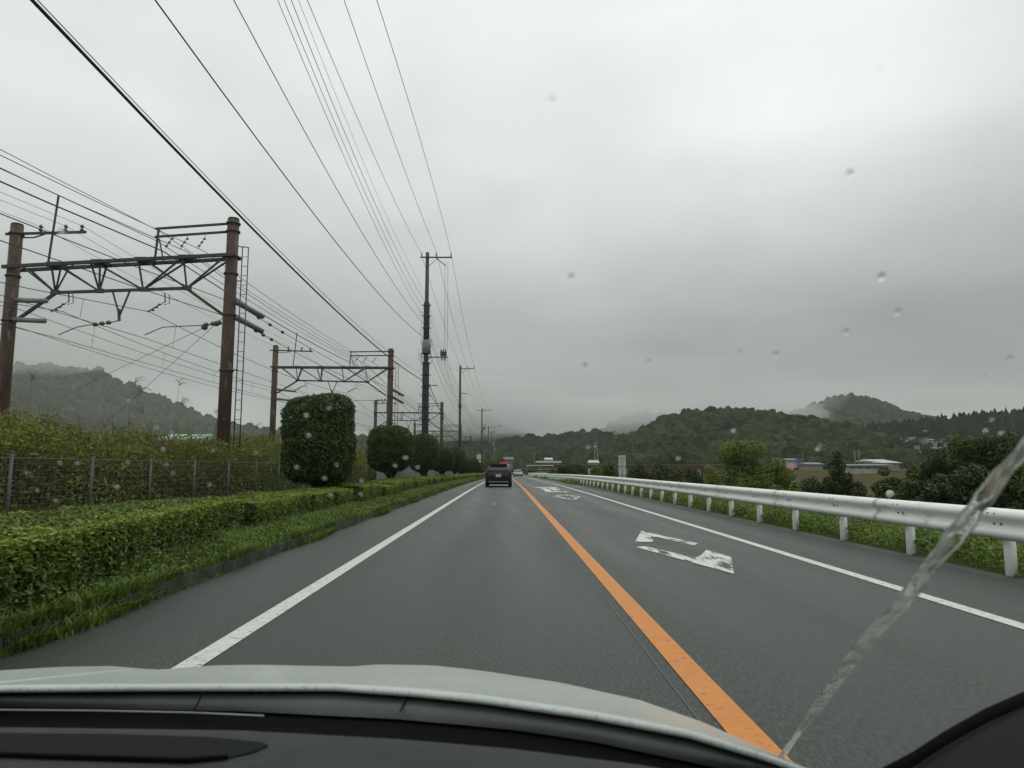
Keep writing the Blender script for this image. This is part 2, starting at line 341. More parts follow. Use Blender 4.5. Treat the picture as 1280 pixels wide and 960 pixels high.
def diamond(cx_, y0, y1, hw, t, tl):
    ym = (y0+y1)/2; o = [(cx_, y0), (cx_+hw, ym), (cx_, y1), (cx_-hw, ym)]; i = [(cx_, y0+tl), (cx_+hw-t, ym), (cx_, y1-tl), (cx_-hw+t, ym)]
    mb = MB(); vs = [(x, y, zr(y)+.008) for x, y in o+i]
    return mb.add(vs, [(0,1,5,4),(1,2,6,5),(2,3,7,6),(3,0,4,7)])
dmm = MB()
for pts in ([(2.14, 11.9), (2.63, 13.9), (3.10, 11.6), (2.96, 11.3), (2.66, 12.75), (2.40, 11.8)], [(2.0, 11.1), (2.62, 8.3), (3.08, 9.85), (2.98, 10.7), (2.74, 10.1), (2.58, 9.8), (2.16, 11.2)]):
    dmm.add([(x, y, .008) for x, y in pts], [tuple(range(len(pts)))])
mark('diamond_marking', dmm, worn(lo=.41, hi=.51, seed=5.2))
mark('diamond_marking', diamond(2.60, 27., 33.5, .62, .26, 1.6), worn(lo=.46, hi=.54, seed=7.7))
bl = MB()
for pts in ([(1.85, 46.5), (3.3, 46.5), (3.3, 44.6), (1.95, 44.6)], [(2.15, 43.4), (2.5, 43.4), (2.5, 38.), (2.15, 38.)], [(2.65, 44.), (3.05, 44.), (3.0, 39.), (2.65, 39.)], [(2.1, 38.2), (3.3, 37.), (3.1, 36.), (2.1, 36.6)], [(2.0, 41.8), (3.2, 42.3), (3.2, 41.3), (2.0, 40.9)]):
    bl.add([(x, y, zr(y)+.008) for x, y in pts], [(0, 3, 2, 1)])
mark('worn_lane_marking', bl, worn(lo=.38, hi=.45, seed=1.3))
# kerb stones, 2 m long, overgrown
kb = empty('kerb', (0, 0, 0), 'grey concrete kerb between the left shoulder and the hedge bed, half hidden by grass', 'kerb')
km = MB().box(-.085, .085, -.296, .296, -.08, .125).build('kerb_stone', M['kerb'], kb)
y = 1.5; first = True
while y < 120:
    o = km if first else km.copy()
    if not first: COL.objects.link(o)
    first = False
    o.location = (-3.33+random.uniform(-.006, .006), y, zr(y)+random.uniform(-.006, .004)); o.rotation_euler = (0, 0, random.uniform(-.008, .008)); y += .6
# railway bed with two tracks
def track(x0off):
    pass
def gx(y):     # x of the right gantry poles: the railway closes in on the road
    P = ((-40, -14.6), (-6, -11.2), (23.2, -9.15), (48.9, -7.95), (86.9, -7.75), (125, -7.9), (200, -8.3), (300, -9))
    for (a, b), (c, d) in zip(P, P[1:]):
        if y <= c: return b+(d-b)*(y-a)/(c-a)
    return P[-1][1]
yy = [-30, -10, 0, 10, 20, 30, 40, 50, 65, 80, 100, 120, 150, 190, 240, 300]
bd = MB().grid([[(gx(y)-o, y, zr(y)+zz) for o, zz in ((.75, .5), (1.3, .95), (6.6, .95), (7.2, .5))] for y in yy])
bd.build('railway_ballast', M['ballast'], kind='structure')
for k, off in enumerate((2.1, 5.3)):
    tr = empty('railway_track', (0, 0, 0), ('railway track nearer the road, behind the weeds' if k == 0 else 'railway track farther from the road, under the left half of the gantries'), 'railway track', 'railway tracks under the gantries')
    for s in (-.53, .53): MB().tube([(gx(y)-off+s, y, zr(y)+1.08) for y in yy], .04, 6).build('rail', M['rust'], tr)

# ------------------------------------------------------------------ hills
def icos(sub=1):
    t = (1+5**.5)/2
    v = [(-1,t,0),(1,t,0),(-1,-t,0),(1,-t,0),(0,-1,t),(0,1,t),(0,-1,-t),(0,1,-t),(t,0,-1),(t,0,1),(-t,0,-1),(-t,0,1)]
    f = [(0,11,5),(0,5,1),(0,1,7),(0,7,10),(0,10,11),(1,5,9),(5,11,4),(11,10,2),(10,7,6),(7,1,8),(3,9,4),(3,4,2),(3,2,6),(3,6,8),(3,8,9),(4,9,5),(2,4,11),(6,2,10),(8,6,7),(9,8,1)]
    v = [Vector(p).normalized() for p in v]
    for _ in range(sub):
        mid = {}; nf = []
        def m(a, b):
            k = (min(a, b), max(a, b))
            if k not in mid: mid[k] = len(v); v.append(((v[a]+v[b])/2).normalized())
            return mid[k]
        for a, b, c in f:
            x, y_, z_ = m(a, b), m(b, c), m(c, a); nf += [(a,x,z_),(b,y_,x),(c,z_,y_),(x,y_,z_)]
        f = nf
    return np.array([tuple(p) for p in v]), np.array(f)
IV, IF = icos(1)
HILL_BVH = []
def hill(pts, Y, front, back, crown, n, m, label, kind_tree='round', rough=.06, yline=None):
    """ridge whose crest runs through the given sight points at distance Y; n crowns of size crown over its near face"""
    X = [at(p[0], p[1], Y) for p in pts]; x0, x1 = X[0].x, X[-1].x; base = -4
    nx = 90; ny = 26
    cx_ = [p.x for p in X]; cz = [max(p.z-crown*.55, base+1) for p in X]
    ph = rng.uniform(0, 6, 8)
    def H(x, y):
        c = np.interp(x, cx_, cz)-base
        v = np.where(y < Y, (Y-y)/front, (y-Y)/back); v = np.clip(v, 0, 1)
        prof = .62*(1-v)+.38*(1-v)**2
        rel = rough*c*(np.sin(x*.021+ph[0]+y*.013)*.5+np.sin(x*.047-y*.031+ph[1])*.3+np.sin(x*.09+y*.07+ph[2])*.2)*np.sin(np.clip(v*3.0, 0, math.pi))
        ends = np.clip(np.minimum(x-x0, x1-x)/((x1-x0)*.06), 0, 1)
        return base + (c*prof*1.0 + rel*2)*ends**.6
    gxv = np.linspace(x0, x1, nx); gyv = np.linspace(Y-front, Y+back, ny)
    GX, GY = np.meshgrid(gxv, gyv); GZ = H(GX, GY)
    V = np.stack([GX.ravel(), GY.ravel(), GZ.ravel()], 1)
    idx = np.arange(nx*ny).reshape(ny, nx)
    F = np.stack([idx[:-1,:-1].ravel(), idx[:-1,1:].ravel(), idx[1:,1:].ravel(), idx[1:,:-1].ravel()], 1)
    npmesh('hill', V, F, M['soil'], smooth=True, kind='structure')
    HILL_BVH.append(BVHTree.FromPolygons([tuple(v) for v in V], [tuple(int(i) for i in f) for f in F]))
    px_ = rng.uniform(x0, x1, n); vv = rng.uniform(0, 1, n)
    py_ = Y-front*.97*vv; py_[:n//8] = Y+rng.uniform(-front*.06, back*.25, n//8)
    pz_ = H(px_, py_)
    s = crown*rng.uniform(.55, 1.15, n)
    # the village stands in a clearing
    tx_ = (px_/py_); prx = 631.4+tx_*FPX*1.0; pry = 585-(pz_-EYE)/py_*FPX*.985
    pry = pry-s*.6/py_*FPX; kp = ~((prx > 1104) & (prx < 1188) & (pry > 545) & (pry < 574) & (rng.uniform(0, 1, n) > .06))
    px_, py_, pz_, s = px_[kp], py_[kp], pz_[kp], s[kp]; n = len(px_)
    P = np.stack([px_, py_, pz_], 1)
    if kind_tree == 'round':
        A = IV[None]*(1+rng.uniform(-.24, .30, (n, len(IV), 1)))
        A = A*np.stack([s*.5, s*.5, s*rng.uniform(.42, .75, n)], 1)[:, None, :]
        A[:, :, 2] += (s*.38)[:, None]; f = IF
    else:
        kk = 7; th = np.arange(kk)*2*math.pi/kk
        prof = [(.02, 1.0), (.20, .72), (.12, .70), (.34, .42), (.22, .40), (.46, .08)]
        base_v = np.array([(r_*math.cos(t), r_*math.sin(t), z_) for r_, z_ in prof for t in th])
        f = []
        for i in range(len(prof)-1):
            for k in range(kk):
                a = i*kk+k; b = i*kk+(k+1) % kk; f += [(a, a+kk, b), (b, a+kk, b+kk)]
        f = np.array(f)
        hgt = s*rng.uniform(.7, 1.25, n)
        A = base_v[None]*(1+rng.uniform(-.2, .2, (n, len(base_v), 1))); A[:, :, 0] *= s[:, None]; A[:, :, 1] *= s[:, None]; A[:, :, 2] *= hgt[:, None]
    V = (A+P[:, None, :]).reshape(-1, 3); F = (f[None]+np.arange(n)[:, None, None]*A.shape[1]).reshape(-1, 3)
    npmesh('hillside_forest', V, F, m, smooth=False, kind='stuff', label=label, cat='forest')
hill([(-420, 470), (-200, 440), (-60, 436), (0, 450), (25, 456), (100, 461), (124, 463), (136, 476), (150, 473), (166, 484), (200, 498), (250, 519), (290, 533), (340, 539), (400, 543), (470, 550), (540, 562), (590, 580)], 1150, 600, 300, 15, 6500, M['forest'], 'hazy wooded mountain beyond the railway on the left')
hill([(380, 585), (430, 560), (480, 552), (540, 545), (575, 535), (592, 522), (606, 520), (620, 530), (650, 545), (690, 552), (740, 580)], 900, 300, 200, 11, 2500, M['forest'], 'misty wooded hill behind the far utility poles')
hill([(560, 580), (600, 562), (640, 551), (700, 547), (745, 544), (790, 548), (850, 556), (900, 575)], 700, 260, 200, 10, 3500, M['conifer'], 'low dark wooded ridge above the far end of the road')
hill([(690, 575), (720, 552), (750, 540), (775, 526), (795, 520), (830, 520), (860, 528), (900, 545), (960, 570)], 1050, 300, 300, 11, 3000, M['forest'], 'cloud capped hill in the middle distance')
hill([(700, 582), (750, 566), (800, 545), (830, 527), (860, 519), (890, 516), (930, 519), (965, 521), (1000, 528), (1040, 538), (1090, 550), (1150, 575)], 560, 260, 200, 10, 5500, M['forest'], 'nearer rounded green wooded hill')
hill([(900, 570), (960, 532), (985, 521), (1010, 509), (1040, 499), (1060, 496), (1085, 499), (1105, 507), (1135, 523), (1180, 540), (1260, 570)], 1250, 450, 300, 12, 4500, M['forest'], 'pointed wooded peak with mist on its top')
hill([(960, 560), (1040, 540), (1090, 532), (1150, 526), (1195, 521), (1215, 518), (1240, 515), (1265, 516), (1300, 512), (1400, 506), (1550, 516), (1700, 560)], 520, 260, 200, 5.5, 9500, M['conifer'], 'dark conifer ridge behind the village', kind_tree='cone')
def onhill(px, py):
    d = ray(px, py); best = None
    for b in HILL_BVH:
        r_ = b.ray_cast(Vector((0, 0, EYE)), d.normalized(), 5000)
        if r_[0] is not None and (best is None or r_[0].y < best.y): best = r_[0]
    return best

# ------------------------------------------------------------------ foliage
def leafquads(P, Nn, size, asp=.55, tilt=.8):
    """one small leaf-shaped quad at each point, its normal roughly along Nn"""
    n = len(P); nn = Nn + rng.normal(0, tilt, (n, 3)); nn /= np.linalg.norm(nn, axis=1)[:, None]+1e-9
    r_ = rng.normal(0, 1, (n, 3)); a = np.cross(nn, r_); a /= np.linalg.norm(a, axis=1)[:, None]+1e-9
    b = np.cross(nn, a); s = (size*rng.uniform(.6, 1.3, n))[:, None]
    V = np.stack([P-a*s*.5, P-b*s*asp*.5+nn*s*.08, P+a*s*.5, P+b*s*asp*.5+nn*s*.08], 1)
    return V.reshape(-1, 3), np.arange(4*n).reshape(n, 4)
def blades(P, h, w, lean=.45, ld=None):
    """grass blades: bent two-segment strips"""
    n = len(P); t = rng.uniform(0, 2*math.pi, n); d = np.stack([np.cos(t), np.sin(t), np.zeros(n)], 1)
    side = np.stack([-np.sin(t), np.cos(t), np.zeros(n)], 1); hh = (h*rng.uniform(.5, 1.25, n))[:, None]; ww = (w*rng.uniform(.7, 1.3, n))[:, None]
    l = (lean*rng.uniform(.3, 1.4, n))[:, None]; up = np.array([0, 0, 1.])
    m = P+up*hh*.6+d*hh*l*.35; e_ = P+up*hh*(1-.25*l)+d*hh*l
    V = np.stack([P-side*ww/2, P+side*ww/2, m+side*ww*.4, m-side*ww*.4, e_+side*ww*.08, e_-side*ww*.08], 1).reshape(-1, 3)
    b = np.arange(n)[:, None]*6; F = np.concatenate([b+np.array([0, 1, 2, 3]), b+np.array([3, 2, 4, 5])], 0)
    return V, F
def join(parts):
    Vs, Fs = [], []; o = 0
    for v, f in parts: Vs.append(v); Fs.append(f+o); o += len(v)
    return np.concatenate(Vs), np.concatenate(Fs)
def snoise(P, f, seed=0):
    x, y, z_ = (P*f).T
    return (np.sin(x*1.3+seed+1.7*np.sin(y*.9+seed))+np.sin(y*1.7+seed*2+1.3*np.sin(z_*1.1))+np.sin(z_*1.9+seed*3+1.5*np.sin(x*.8)))/3

# clipped hedge blocks
def hedge_mesh(Lh, Wd, Hh, n, size=.05):
    """points over top and four sides, bumpy; origin at the base, front face towards +x"""
    faces = [('t', Lh*Wd*1.3), ('f', Lh*Hh), ('b', Lh*Hh*.4), ('e0', Wd*Hh), ('e1', Wd*Hh)]; tot = sum(a for _, a in faces); out = []; nor = []
    for k, a in faces:
        c = int(n*a/tot); u = rng.uniform(-.5, .5, c); v = rng.uniform(-.5, .5, c)
        if k == 't': P = np.stack([u*Wd, v*Lh, np.full(c, Hh)], 1); q = (0, 0, 1)
        elif k in 'fb': s = 1 if k == 'f' else -1; P = np.stack([np.full(c, s*Wd/2), v*Lh, (u+.5)*Hh], 1); q = (s, 0, .3)
        else: s = -1 if k == 'e0' else 1; P = np.stack([u*Wd, np.full(c, s*Lh/2), (v+.5)*Hh], 1); q = (0, s, .3)
        out.append(P); nor.append(np.tile(q, (c, 1)))
    P = np.concatenate(out); Q = np.concatenate(nor).astype(float)
    # round the long edges, add lumps
    rr = .17
    for ax, half in ((0, Wd/2), (1, Lh/2)):
        e_ = np.clip((np.abs(P[:, ax])-(half-rr))/rr, 0, 1); tz = np.clip((P[:, 2]-(Hh-rr))/rr, 0, 1); P[:, 2] -= rr*.5*e_*tz; P[:, ax] -= np.sign(P[:, ax])*rr*.35*e_*tz
    P += Q*(snoise(P, 5., 2.)[:, None]*.035+snoise(P, 17., 5.)[:, None]*.02+rng.normal(0, .018, (len(P), 1)))
    return leafquads(P, Q, size, tilt=.75)
def hedge_core(Lh, Wd, Hh):
    mb = MB(); a, b, c = Wd/2-.05, Lh/2-.05, Hh-.05
    mb.add([(-a,-b,0),(a,-b,0),(a,b,0),(-a,b,0),(-a,-b,c-.05),(a,-b,c-.05),(a,b,c-.05),(-a,b,c-.05),(-a+.08,-b+.08,c),(a-.08,-b+.08,c),(a-.08,b-.08,c),(-a+.08,b-.08,c)],
           [(0,1,5,4),(1,2,6,5),(2,3,7,6),(3,0,4,7),(4,5,9,8),(5,6,10,9),(6,7,11,10),(7,4,8,11),(8,9,10,11)])
    return mb
HG = 'clipped hedge blocks along the left kerb'
def hedge_block(y0, y1, xf, xb, h, n, label, size=.05, widen=0.):   # widen: the near end swells towards the road
    t = empty('hedge_block', ((xf+xb)/2, (y0+y1)/2, zr((y0+y1)/2)+.13), label, 'hedge', HG)
    Lh, Wd = y1-y0, xf-xb; V, F = hedge_mesh(Lh, Wd, h, n, size); yc = (y0+y1)/2
    def swell(V):
        V[:, 0] += widen*np.clip((9.4-(V[:, 1]+yc))/5.5, 0, 1)*np.clip((V[:, 0]+Wd/2)/Wd, 0, 1.1); return V
    V = swell(V)
    npmesh('foliage', V, F, M['hedge'], t)
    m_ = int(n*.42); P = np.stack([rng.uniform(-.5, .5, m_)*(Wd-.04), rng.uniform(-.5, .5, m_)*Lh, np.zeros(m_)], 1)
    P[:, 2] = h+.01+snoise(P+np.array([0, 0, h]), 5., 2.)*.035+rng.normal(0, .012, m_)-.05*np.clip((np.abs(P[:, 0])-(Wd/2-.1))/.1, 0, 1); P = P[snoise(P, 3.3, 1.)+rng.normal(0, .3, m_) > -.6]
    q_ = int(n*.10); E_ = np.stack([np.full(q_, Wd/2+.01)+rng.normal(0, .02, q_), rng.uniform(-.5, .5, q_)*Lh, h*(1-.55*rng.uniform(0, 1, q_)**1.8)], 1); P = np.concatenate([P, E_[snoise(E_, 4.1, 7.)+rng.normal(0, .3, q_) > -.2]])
    V2, F2 = leafquads(P, np.tile((0., 0., 1.), (len(P), 1)), size*.9, tilt=.65); V2 = swell(V2); npmesh('lit_top_leaves', V2, F2, M['lit_leaf'], t)  # paler leaf layer: light on top and upper front edge put into colour
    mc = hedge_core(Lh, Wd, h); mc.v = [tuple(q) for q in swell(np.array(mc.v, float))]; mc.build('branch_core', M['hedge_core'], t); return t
hedge_block(1.5, 10.1, -4.02, -5.35, .58, 80000, 'long flat-topped clipped hedge nearest the car, cut off square at its far end', .05, .72)
protos = [hedge_block(10.3, 11.9, -4.34, -5.4, .56, 13000, 'second hedge block along the kerb, set back darker behind the long near one', .05),
          hedge_block(12.0, 13.6, -4.12, -5.4, .52, 11000, 'third hedge block along the kerb, just before the first clipped tree', .05),
          hedge_block(13.8, 15.5, -4.2, -5.4, .55, 11000, 'fourth hedge block along the kerb, with a narrow gap on its near side', .05)]
y = 15.8; k = 0
while y < 172:
    p = protos[k % 3]; o = copy_tree(p); s = 1 if y < 60 else 1.6
    o.location = (-4.76+random.uniform(-.08, .08)+(.16 if 19 < y < 26 else 0), y+.8*s, zr(y)+.13); o.scale = (random.uniform(.92, 1.08), s*random.uniform(.94, 1.0), random.uniform(.86, 1.12))
    o.rotation_euler = (0, 0, math.pi if k % 2 and False else 0)
    o['label'] = 'low clipped green hedge block in the row beneath the clipped trees'
    y += (1.68+random.choice((0, .04, .12, .55)))*s; k += 1

# clipped street trees
def topiary_mesh(r, h, n, size=.085, seed=0., e_=.5):
    Q = rng.normal(0, 1, (n, 3)); Q /= np.linalg.norm(Q, axis=1)[:, None]      # super-ellipsoid: barrel-like for small e_
    p_ = 2/e_; A = np.abs(Q)
    rad = ((A[:, 0]**2.5+A[:, 1]**2.5)**(p_/2.5)+A[:, 2]**p_)**(-1/p_)
    P = Q*rad[:, None]*np.array([r, r, h/2])
    lump = (1+.06*snoise(P, 2.4, seed)+.04*snoise(P, 7., seed+3))*(1+rng.normal(0, .018, n))
    P = P*lump[:, None]-Q*np.abs(rng.normal(0, .07, n))[:, None]
    P[:, 2] += h/2
    return leafquads(P, Q, size, tilt=.8)
TG = 'clipped barrel-shaped trees in a row behind the hedge'
def clipped_tree(x, y, r, h, z0, n, label, seed, e_=.5):
    t = empty('clipped_tree', (x, y, zr(y)+.13), label, 'tree', TG)
    V, F = topiary_mesh(r, h, n, seed=seed, e_=e_); V = V+np.array([0, 0, z0]); npmesh('crown', V, F, M['topiary'], t)
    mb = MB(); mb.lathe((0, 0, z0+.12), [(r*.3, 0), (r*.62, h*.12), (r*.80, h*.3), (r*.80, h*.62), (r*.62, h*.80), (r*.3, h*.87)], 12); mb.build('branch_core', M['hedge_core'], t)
    tb = MB().tube([(0, 0, -.1), (.03, .02, z0*.5), (0, 0, z0+h*.4)], [.14, .10, .06], 8)
    for a in range(5):
        an = a*1.26+seed; tb.tube([(0, 0, z0*.55), (.35*r*math.cos(an), .35*r*math.sin(an), z0+.1), (.6*r*math.cos(an), .6*r*math.sin(an), z0+h*.4)], [.06, .045, .02], 6)
    tb.build('trunk', M['bark'], t); return t
T1 = clipped_tree(-5.28, 20.3, .98, 2.38, .72, 26000, 'largest clipped barrel-shaped tree, nearest to the car and dark green', .4, .36)
T2 = clipped_tree(-5.2, 32.6, 1.04, 2.12, .92, 24000, 'second clipped tree from the car, broad with a rounded top', 2.2, .72)
T3 = clipped_tree(-5.25, 46.0, 1.0, 2.35, .9, 18000, 'third clipped tree from the car, right in front of the big utility pole', 4.9, .75)
for k, (y, s) in enumerate(((60, 1.0), (74, 1.04), (88, .95), (101, .9), (114, 1.0), (128, .92), (143, .85), (160, .9))):
    o = copy_tree((T2, T3, T2)[k % 3]); o.location = (-5.2+random.uniform(-.1, .1), y, zr(y)+.13); o.scale = (s, s, s*random.uniform(.92, 1.04)); o.rotation_euler = (0, 0, k*1.3)
    o['label'] = ('fourth clipped tree from the car, just past the big utility pole' if k == 0 else 'fifth clipped tree from the car, narrow between its neighbours' if k == 1 else '%s clipped tree from the car, small in the far part of the row' % ('sixth', 'seventh', 'eighth', 'ninth', 'tenth', 'eleventh')[k-2])

# verge grass on both sides (stuff)
def scatter(n, x0, x1, y0, y1, pw=1.6):
    yv = y0+(y1-y0)*rng.uniform(0, 1, n)**pw; xv = rng.uniform(x0, x1, n); return xv, yv
def zarr(x, y): return np.array([zg(a, b) for a, b in zip(x, y)])
x, y = scatter(60000, -4.25, -3.22, 1.5, 90, 2.3)
dens = snoise(np.stack([x, y, x*0], 1), 1.6, 4.); keep = dens > -.55; x, y = x[keep], y[keep]
hx = np.clip((-3.22-x)/.5, .45, 1)
xo = x + 0; P = np.stack([xo, y, zarr(xo, y)+.02], 1)
V, F = blades(P, .14*hx+.03, .011+.0006*y, .8)
npmesh('verge_grass', V, F, M['grass'], kind='stuff', label='long wet green grass spilling over the left kerb below the hedge', cat='grass')
x, y = scatter(30000, -3.32, -3.05, 1.5, 110, 2.0)
dn = snoise(np.stack([x*.3, y, x*0], 1), 1.1, 8.); kp = dn > .05+1.6*np.clip((x+3.25)/.25, 0, 1)-.35; x, y = x[kp], y[kp]
P = np.stack([x, y, np.where(x < -3.24, .125, .0)+np.array([zr(a) for a in y])+.0], 1); V, F = blades(P, .15, .013+.0006*y, .9)
npmesh('kerb_grass', V, F, M['grass'], kind='stuff', label='wet grass growing from the joint between kerb and asphalt on the left', cat='grass')
x, y = scatter(16000, -4.3, -3.3, 1.5, 60, 2.0); P = np.stack([x, y, zarr(x, y)+.05+rng.uniform(0, .14, len(x))], 1)
V, F = leafquads(P, np.tile((0., 0, 1), (len(x), 1)), .045, .6, .5)
npmesh('verge_weeds', V, F, M['grass'], kind='stuff', label='low broad-leaved weeds growing over the left kerb', cat='weeds')
# bank of weeds behind the chain-link fence
parts = []; n = 210000
yv = 2+130*rng.uniform(0, 1, n)**1.9; d_ = rng.uniform(0, 1, n)**1.3*2.6; xv = np.array([min(-7.35, gx(a)-.2+1.6) for a in yv])-d_+.1
xv = np.minimum(xv, -7.15)
hmax = 1.36+.50*snoise(np.stack([xv, yv, xv*0], 1), .55, 1.)+.34*snoise(np.stack([xv, yv, xv*0], 1), 2.1, 6.)+.12*snoise(np.stack([xv, yv, xv*0], 1), 6.3, 3.)+np.abs(rng.normal(0, .10, n))+.35*np.clip(d_, 0, 1.4)-.25*np.clip((yv-30)/30, 0, 1)
hmax = np.clip(hmax, .7, 2.7)
tz = 1-rng.uniform(0, 1, n)**1.6*.95; P = np.stack([xv, yv, np.array([zr(a) for a in yv])+.3+hmax*tz], 1)
szv = .085+.0012*yv
v1 = leafquads(P, np.tile((.35, -.3, .8), (n, 1)), szv, .45, 1.2)
npmesh('weed_bank', *v1, M['weed'], kind='stuff', label='thick tangle of yellow-green creepers and weeds behind the wire fence', cat='weeds')
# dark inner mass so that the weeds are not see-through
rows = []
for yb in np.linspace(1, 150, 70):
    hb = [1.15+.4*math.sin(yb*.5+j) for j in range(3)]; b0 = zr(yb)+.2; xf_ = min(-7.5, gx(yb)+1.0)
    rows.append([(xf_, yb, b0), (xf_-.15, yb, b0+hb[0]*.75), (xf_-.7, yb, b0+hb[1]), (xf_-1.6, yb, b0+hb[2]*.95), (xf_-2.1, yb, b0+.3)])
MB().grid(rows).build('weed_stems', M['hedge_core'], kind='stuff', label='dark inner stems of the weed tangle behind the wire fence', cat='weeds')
# tall pampas-like grass: blades and plumes
n = 4200; yv = 8+75*rng.uniform(0, 1, n)**1.4; xv = np.array([gx(a) for a in yv])+rng.uniform(-1.2, 1.0, n); xv = np.minimum(xv, -7.4)
P = np.stack([xv, yv, np.array([zr(a) for a in yv])+.6], 1)
Vb, Fb = blades(P, 1.75, .018+.0004*yv, .42)
npmesh('tall_grass', Vb, Fb, M['weed_dry'], kind='stuff', label='tall brownish reed grass standing above the weeds by the railway', cat='grass')
pl = MB()
for k in range(20):
    yb = random.uniform(11, 45); xb = min(gx(yb)+random.uniform(-1.5, 1.3), -7.4); b0 = zr(yb)+.6; hgt = random.uniform(2.1, 3.0); lx = random.uniform(-.35, .35); ly = random.uniform(-.2, .2)
    pl.tube([(xb, yb, b0), (xb+lx*.3, yb+ly*.3, b0+hgt*.6), (xb+lx, yb+ly, b0+hgt)], [.008, .006, .004], 4)
    for j in range(9):
        a = random.uniform(0, 6.28); q = (xb+lx, yb+ly, b0+hgt-.12+j*.02)
        pl.tube([q, (q[0]+.10*math.cos(a)+lx*.3, q[1]+.1*math.sin(a), q[2]+.08), (q[0]+.17*math.cos(a)+lx*.6, q[1]+.17*math.sin(a), q[2]+.02)], [.006, .005, .002], 3)
pl.build('reed_plumes', M['weed_dry'], kind='stuff', label='thin reed stalks with drooping plumes against the hazy mountain', cat='grass')
# right verge: leafy weeds under and behind the guardrail
n = 70000; yv = 3+120*rng.uniform(0, 1, n)**2.2; xv = 5.72+rng.uniform(0, 1, n)**1.2*3.2
hm = np.clip(.20+.14*snoise(np.stack([xv, yv, xv*0], 1), 1.3, 3.)+.10*snoise(np.stack([xv, yv, xv*0], 1), 4.1, 9.)+.06*(xv-5.7), .03, .6)*np.clip((xv-5.55)/.35, .25, 1)
P = np.stack([xv, yv, zarr(xv, yv)+hm*(1-rng.uniform(0, 1, n)**1.7)], 1)
V, F = leafquads(P, np.tile((-.2, -.2, .9), (n, 1)), .055+.001*yv, .7, .6)
npmesh('roadside_weeds', V, F, M['grass'], kind='stuff', label='bright green leafy weeds under and behind the white guardrail', cat='weeds')
n = 45000; yv = 3+110*rng.uniform(0, 1, n)**2.; xv = 5.8+rng.uniform(0, 1, n)*7.5
P = np.stack([xv, yv, zarr(xv, yv)], 1); V, F = blades(P, .30, .012+.0008*yv, .6)
npmesh('slope_grass', V, F, M['grass'], kind='stuff', label='rough grass on the slope that drops away behind the guardrail', cat='grass')
# tufts that hide the foot of the guardrail farther off
n = 5000; yv = rng.choice([58, 61, 64, 101, 130], n)+rng.normal(0, 2., n); xv = 5.6+rng.normal(0, .22, n)
P = np.stack([xv, yv, zarr(xv, yv)+rng.uniform(0, .32, n)], 1); V, F = leafquads(P, np.tile((0., -.4, .8), (n, 1)), .13, .6, .7)
npmesh('weed_tuft', V, F, M['grass'], kind='stuff', label='clump of weeds growing out over the shoulder at the foot of the far guardrail', cat='weeds')

# free-growing trees and bushes on the right
def crown_leaves(cl, n, size, droop=0.):
    ws = np.array([c[3]**2*c[4] for c in cl]); ws = ws/ws.sum(); id_ = rng.choice(len(cl), n, p=ws); C = np.array(cl)[id_]
    d = rng.normal(0, 1, (n, 3)); d /= np.linalg.norm(d, axis=1)[:, None]; rr = rng.uniform(.25, 1, n)**.45
    P = C[:, :3]+d*rr[:, None]*np.stack([C[:, 3], C[:, 3], C[:, 4]], 1)
    Q = d+np.array([0, 0, .6])
    if droop: P[:, 2] -= droop*rng.uniform(0, 1, n)
    return leafquads(P, Q, size, .55, .7)
def tree(name, x, y, top, w, m, label, cat='tree', group=None, n=9000, size=.22, shape='round', seed=0, z0=None):
    rs = random.Random(seed); zb = zg(x, y)-.05 if z0 is None else z0; Ht = top-zb; t = empty(name, (x, y, zb), label, cat, group)
    cl = []
    if shape == 'round':
        for k in range(16):
            a = rs.uniform(0, 6.28); u = rs.uniform(.22, .95); rad = w/2*math.sqrt(max(0, 1-((u-.45)/.6)**2))*rs.uniform(.35, .78)
            s = w*rs.uniform(.13, .24); cl.append((rad*math.cos(a), rad*math.sin(a), min(Ht*u, Ht-s*.8), s, s*.85))
        cl.append((0, 0, Ht*.55, w*.3, Ht*.30))
    elif shape == 'cone':
        for k in range(18):
            u = (k+.5)/18; a = k*2.4; rad = w/2*(1-u)**.8*rs.uniform(.3, .75); s = w*(.08+.17*(1-u)); cl.append((rad*math.cos(a), rad*math.sin(a), Ht*(.12+.84*u), s, s*.9))
    else:
        for k in range(12):
            a = rs.uniform(0, 6.28); rad = w/2*rs.uniform(.1, .75); s = w*rs.uniform(.14, .26); cl.append((rad*math.cos(a), rad*math.sin(a), Ht*rs.uniform(.3, .72), s, Ht*.25))
    V, F = crown_leaves(cl, n, size); npmesh('crown', V, F, m, t)
    tb = MB(); r0 = max(.07, w*.035); tb.tube([(0, 0, -.2), (rs.uniform(-.1, .1), 0, Ht*.3), (rs.uniform(-.15, .15), 0, Ht*.75)], [r0, r0*.75, r0*.25], 8)
    for k in range(8):
        c = cl[k % len(cl)]; tb.tube([(0, 0, Ht*rs.uniform(.15, .45)), (c[0]*.5, c[1]*.5, c[2]*.7), (c[0], c[1], c[2])], [r0*.45, r0*.3, r0*.1], 5)
    tb.build('trunk', M['bark'], t); return t
def tree_px(name, px, pytop, Y, wpx, m, label, **k):
    p = at(px, pytop, Y); return tree(name, p.x, Y, p.z, wpx*Y/FPX, m, label, **k)
tree_px('willow_tree', 928, 551, 66, 76, M['willow'], 'light green rounded willow-like tree standing beyond the guardrail', n=15000, size=.24, seed=3)
tree_px('willow_tree', 960, 569, 64, 56, M['willow'], 'smaller lower light green tree leaning against the rounded one beyond the guardrail', n=9000, size=.24, seed=4)
tree_px('conical_tree', 1046, 562, 50, 60, M['darkleaf'], 'narrow dark conical tree beyond the guardrail', n=9000, size=.2, shape='cone', seed=5)
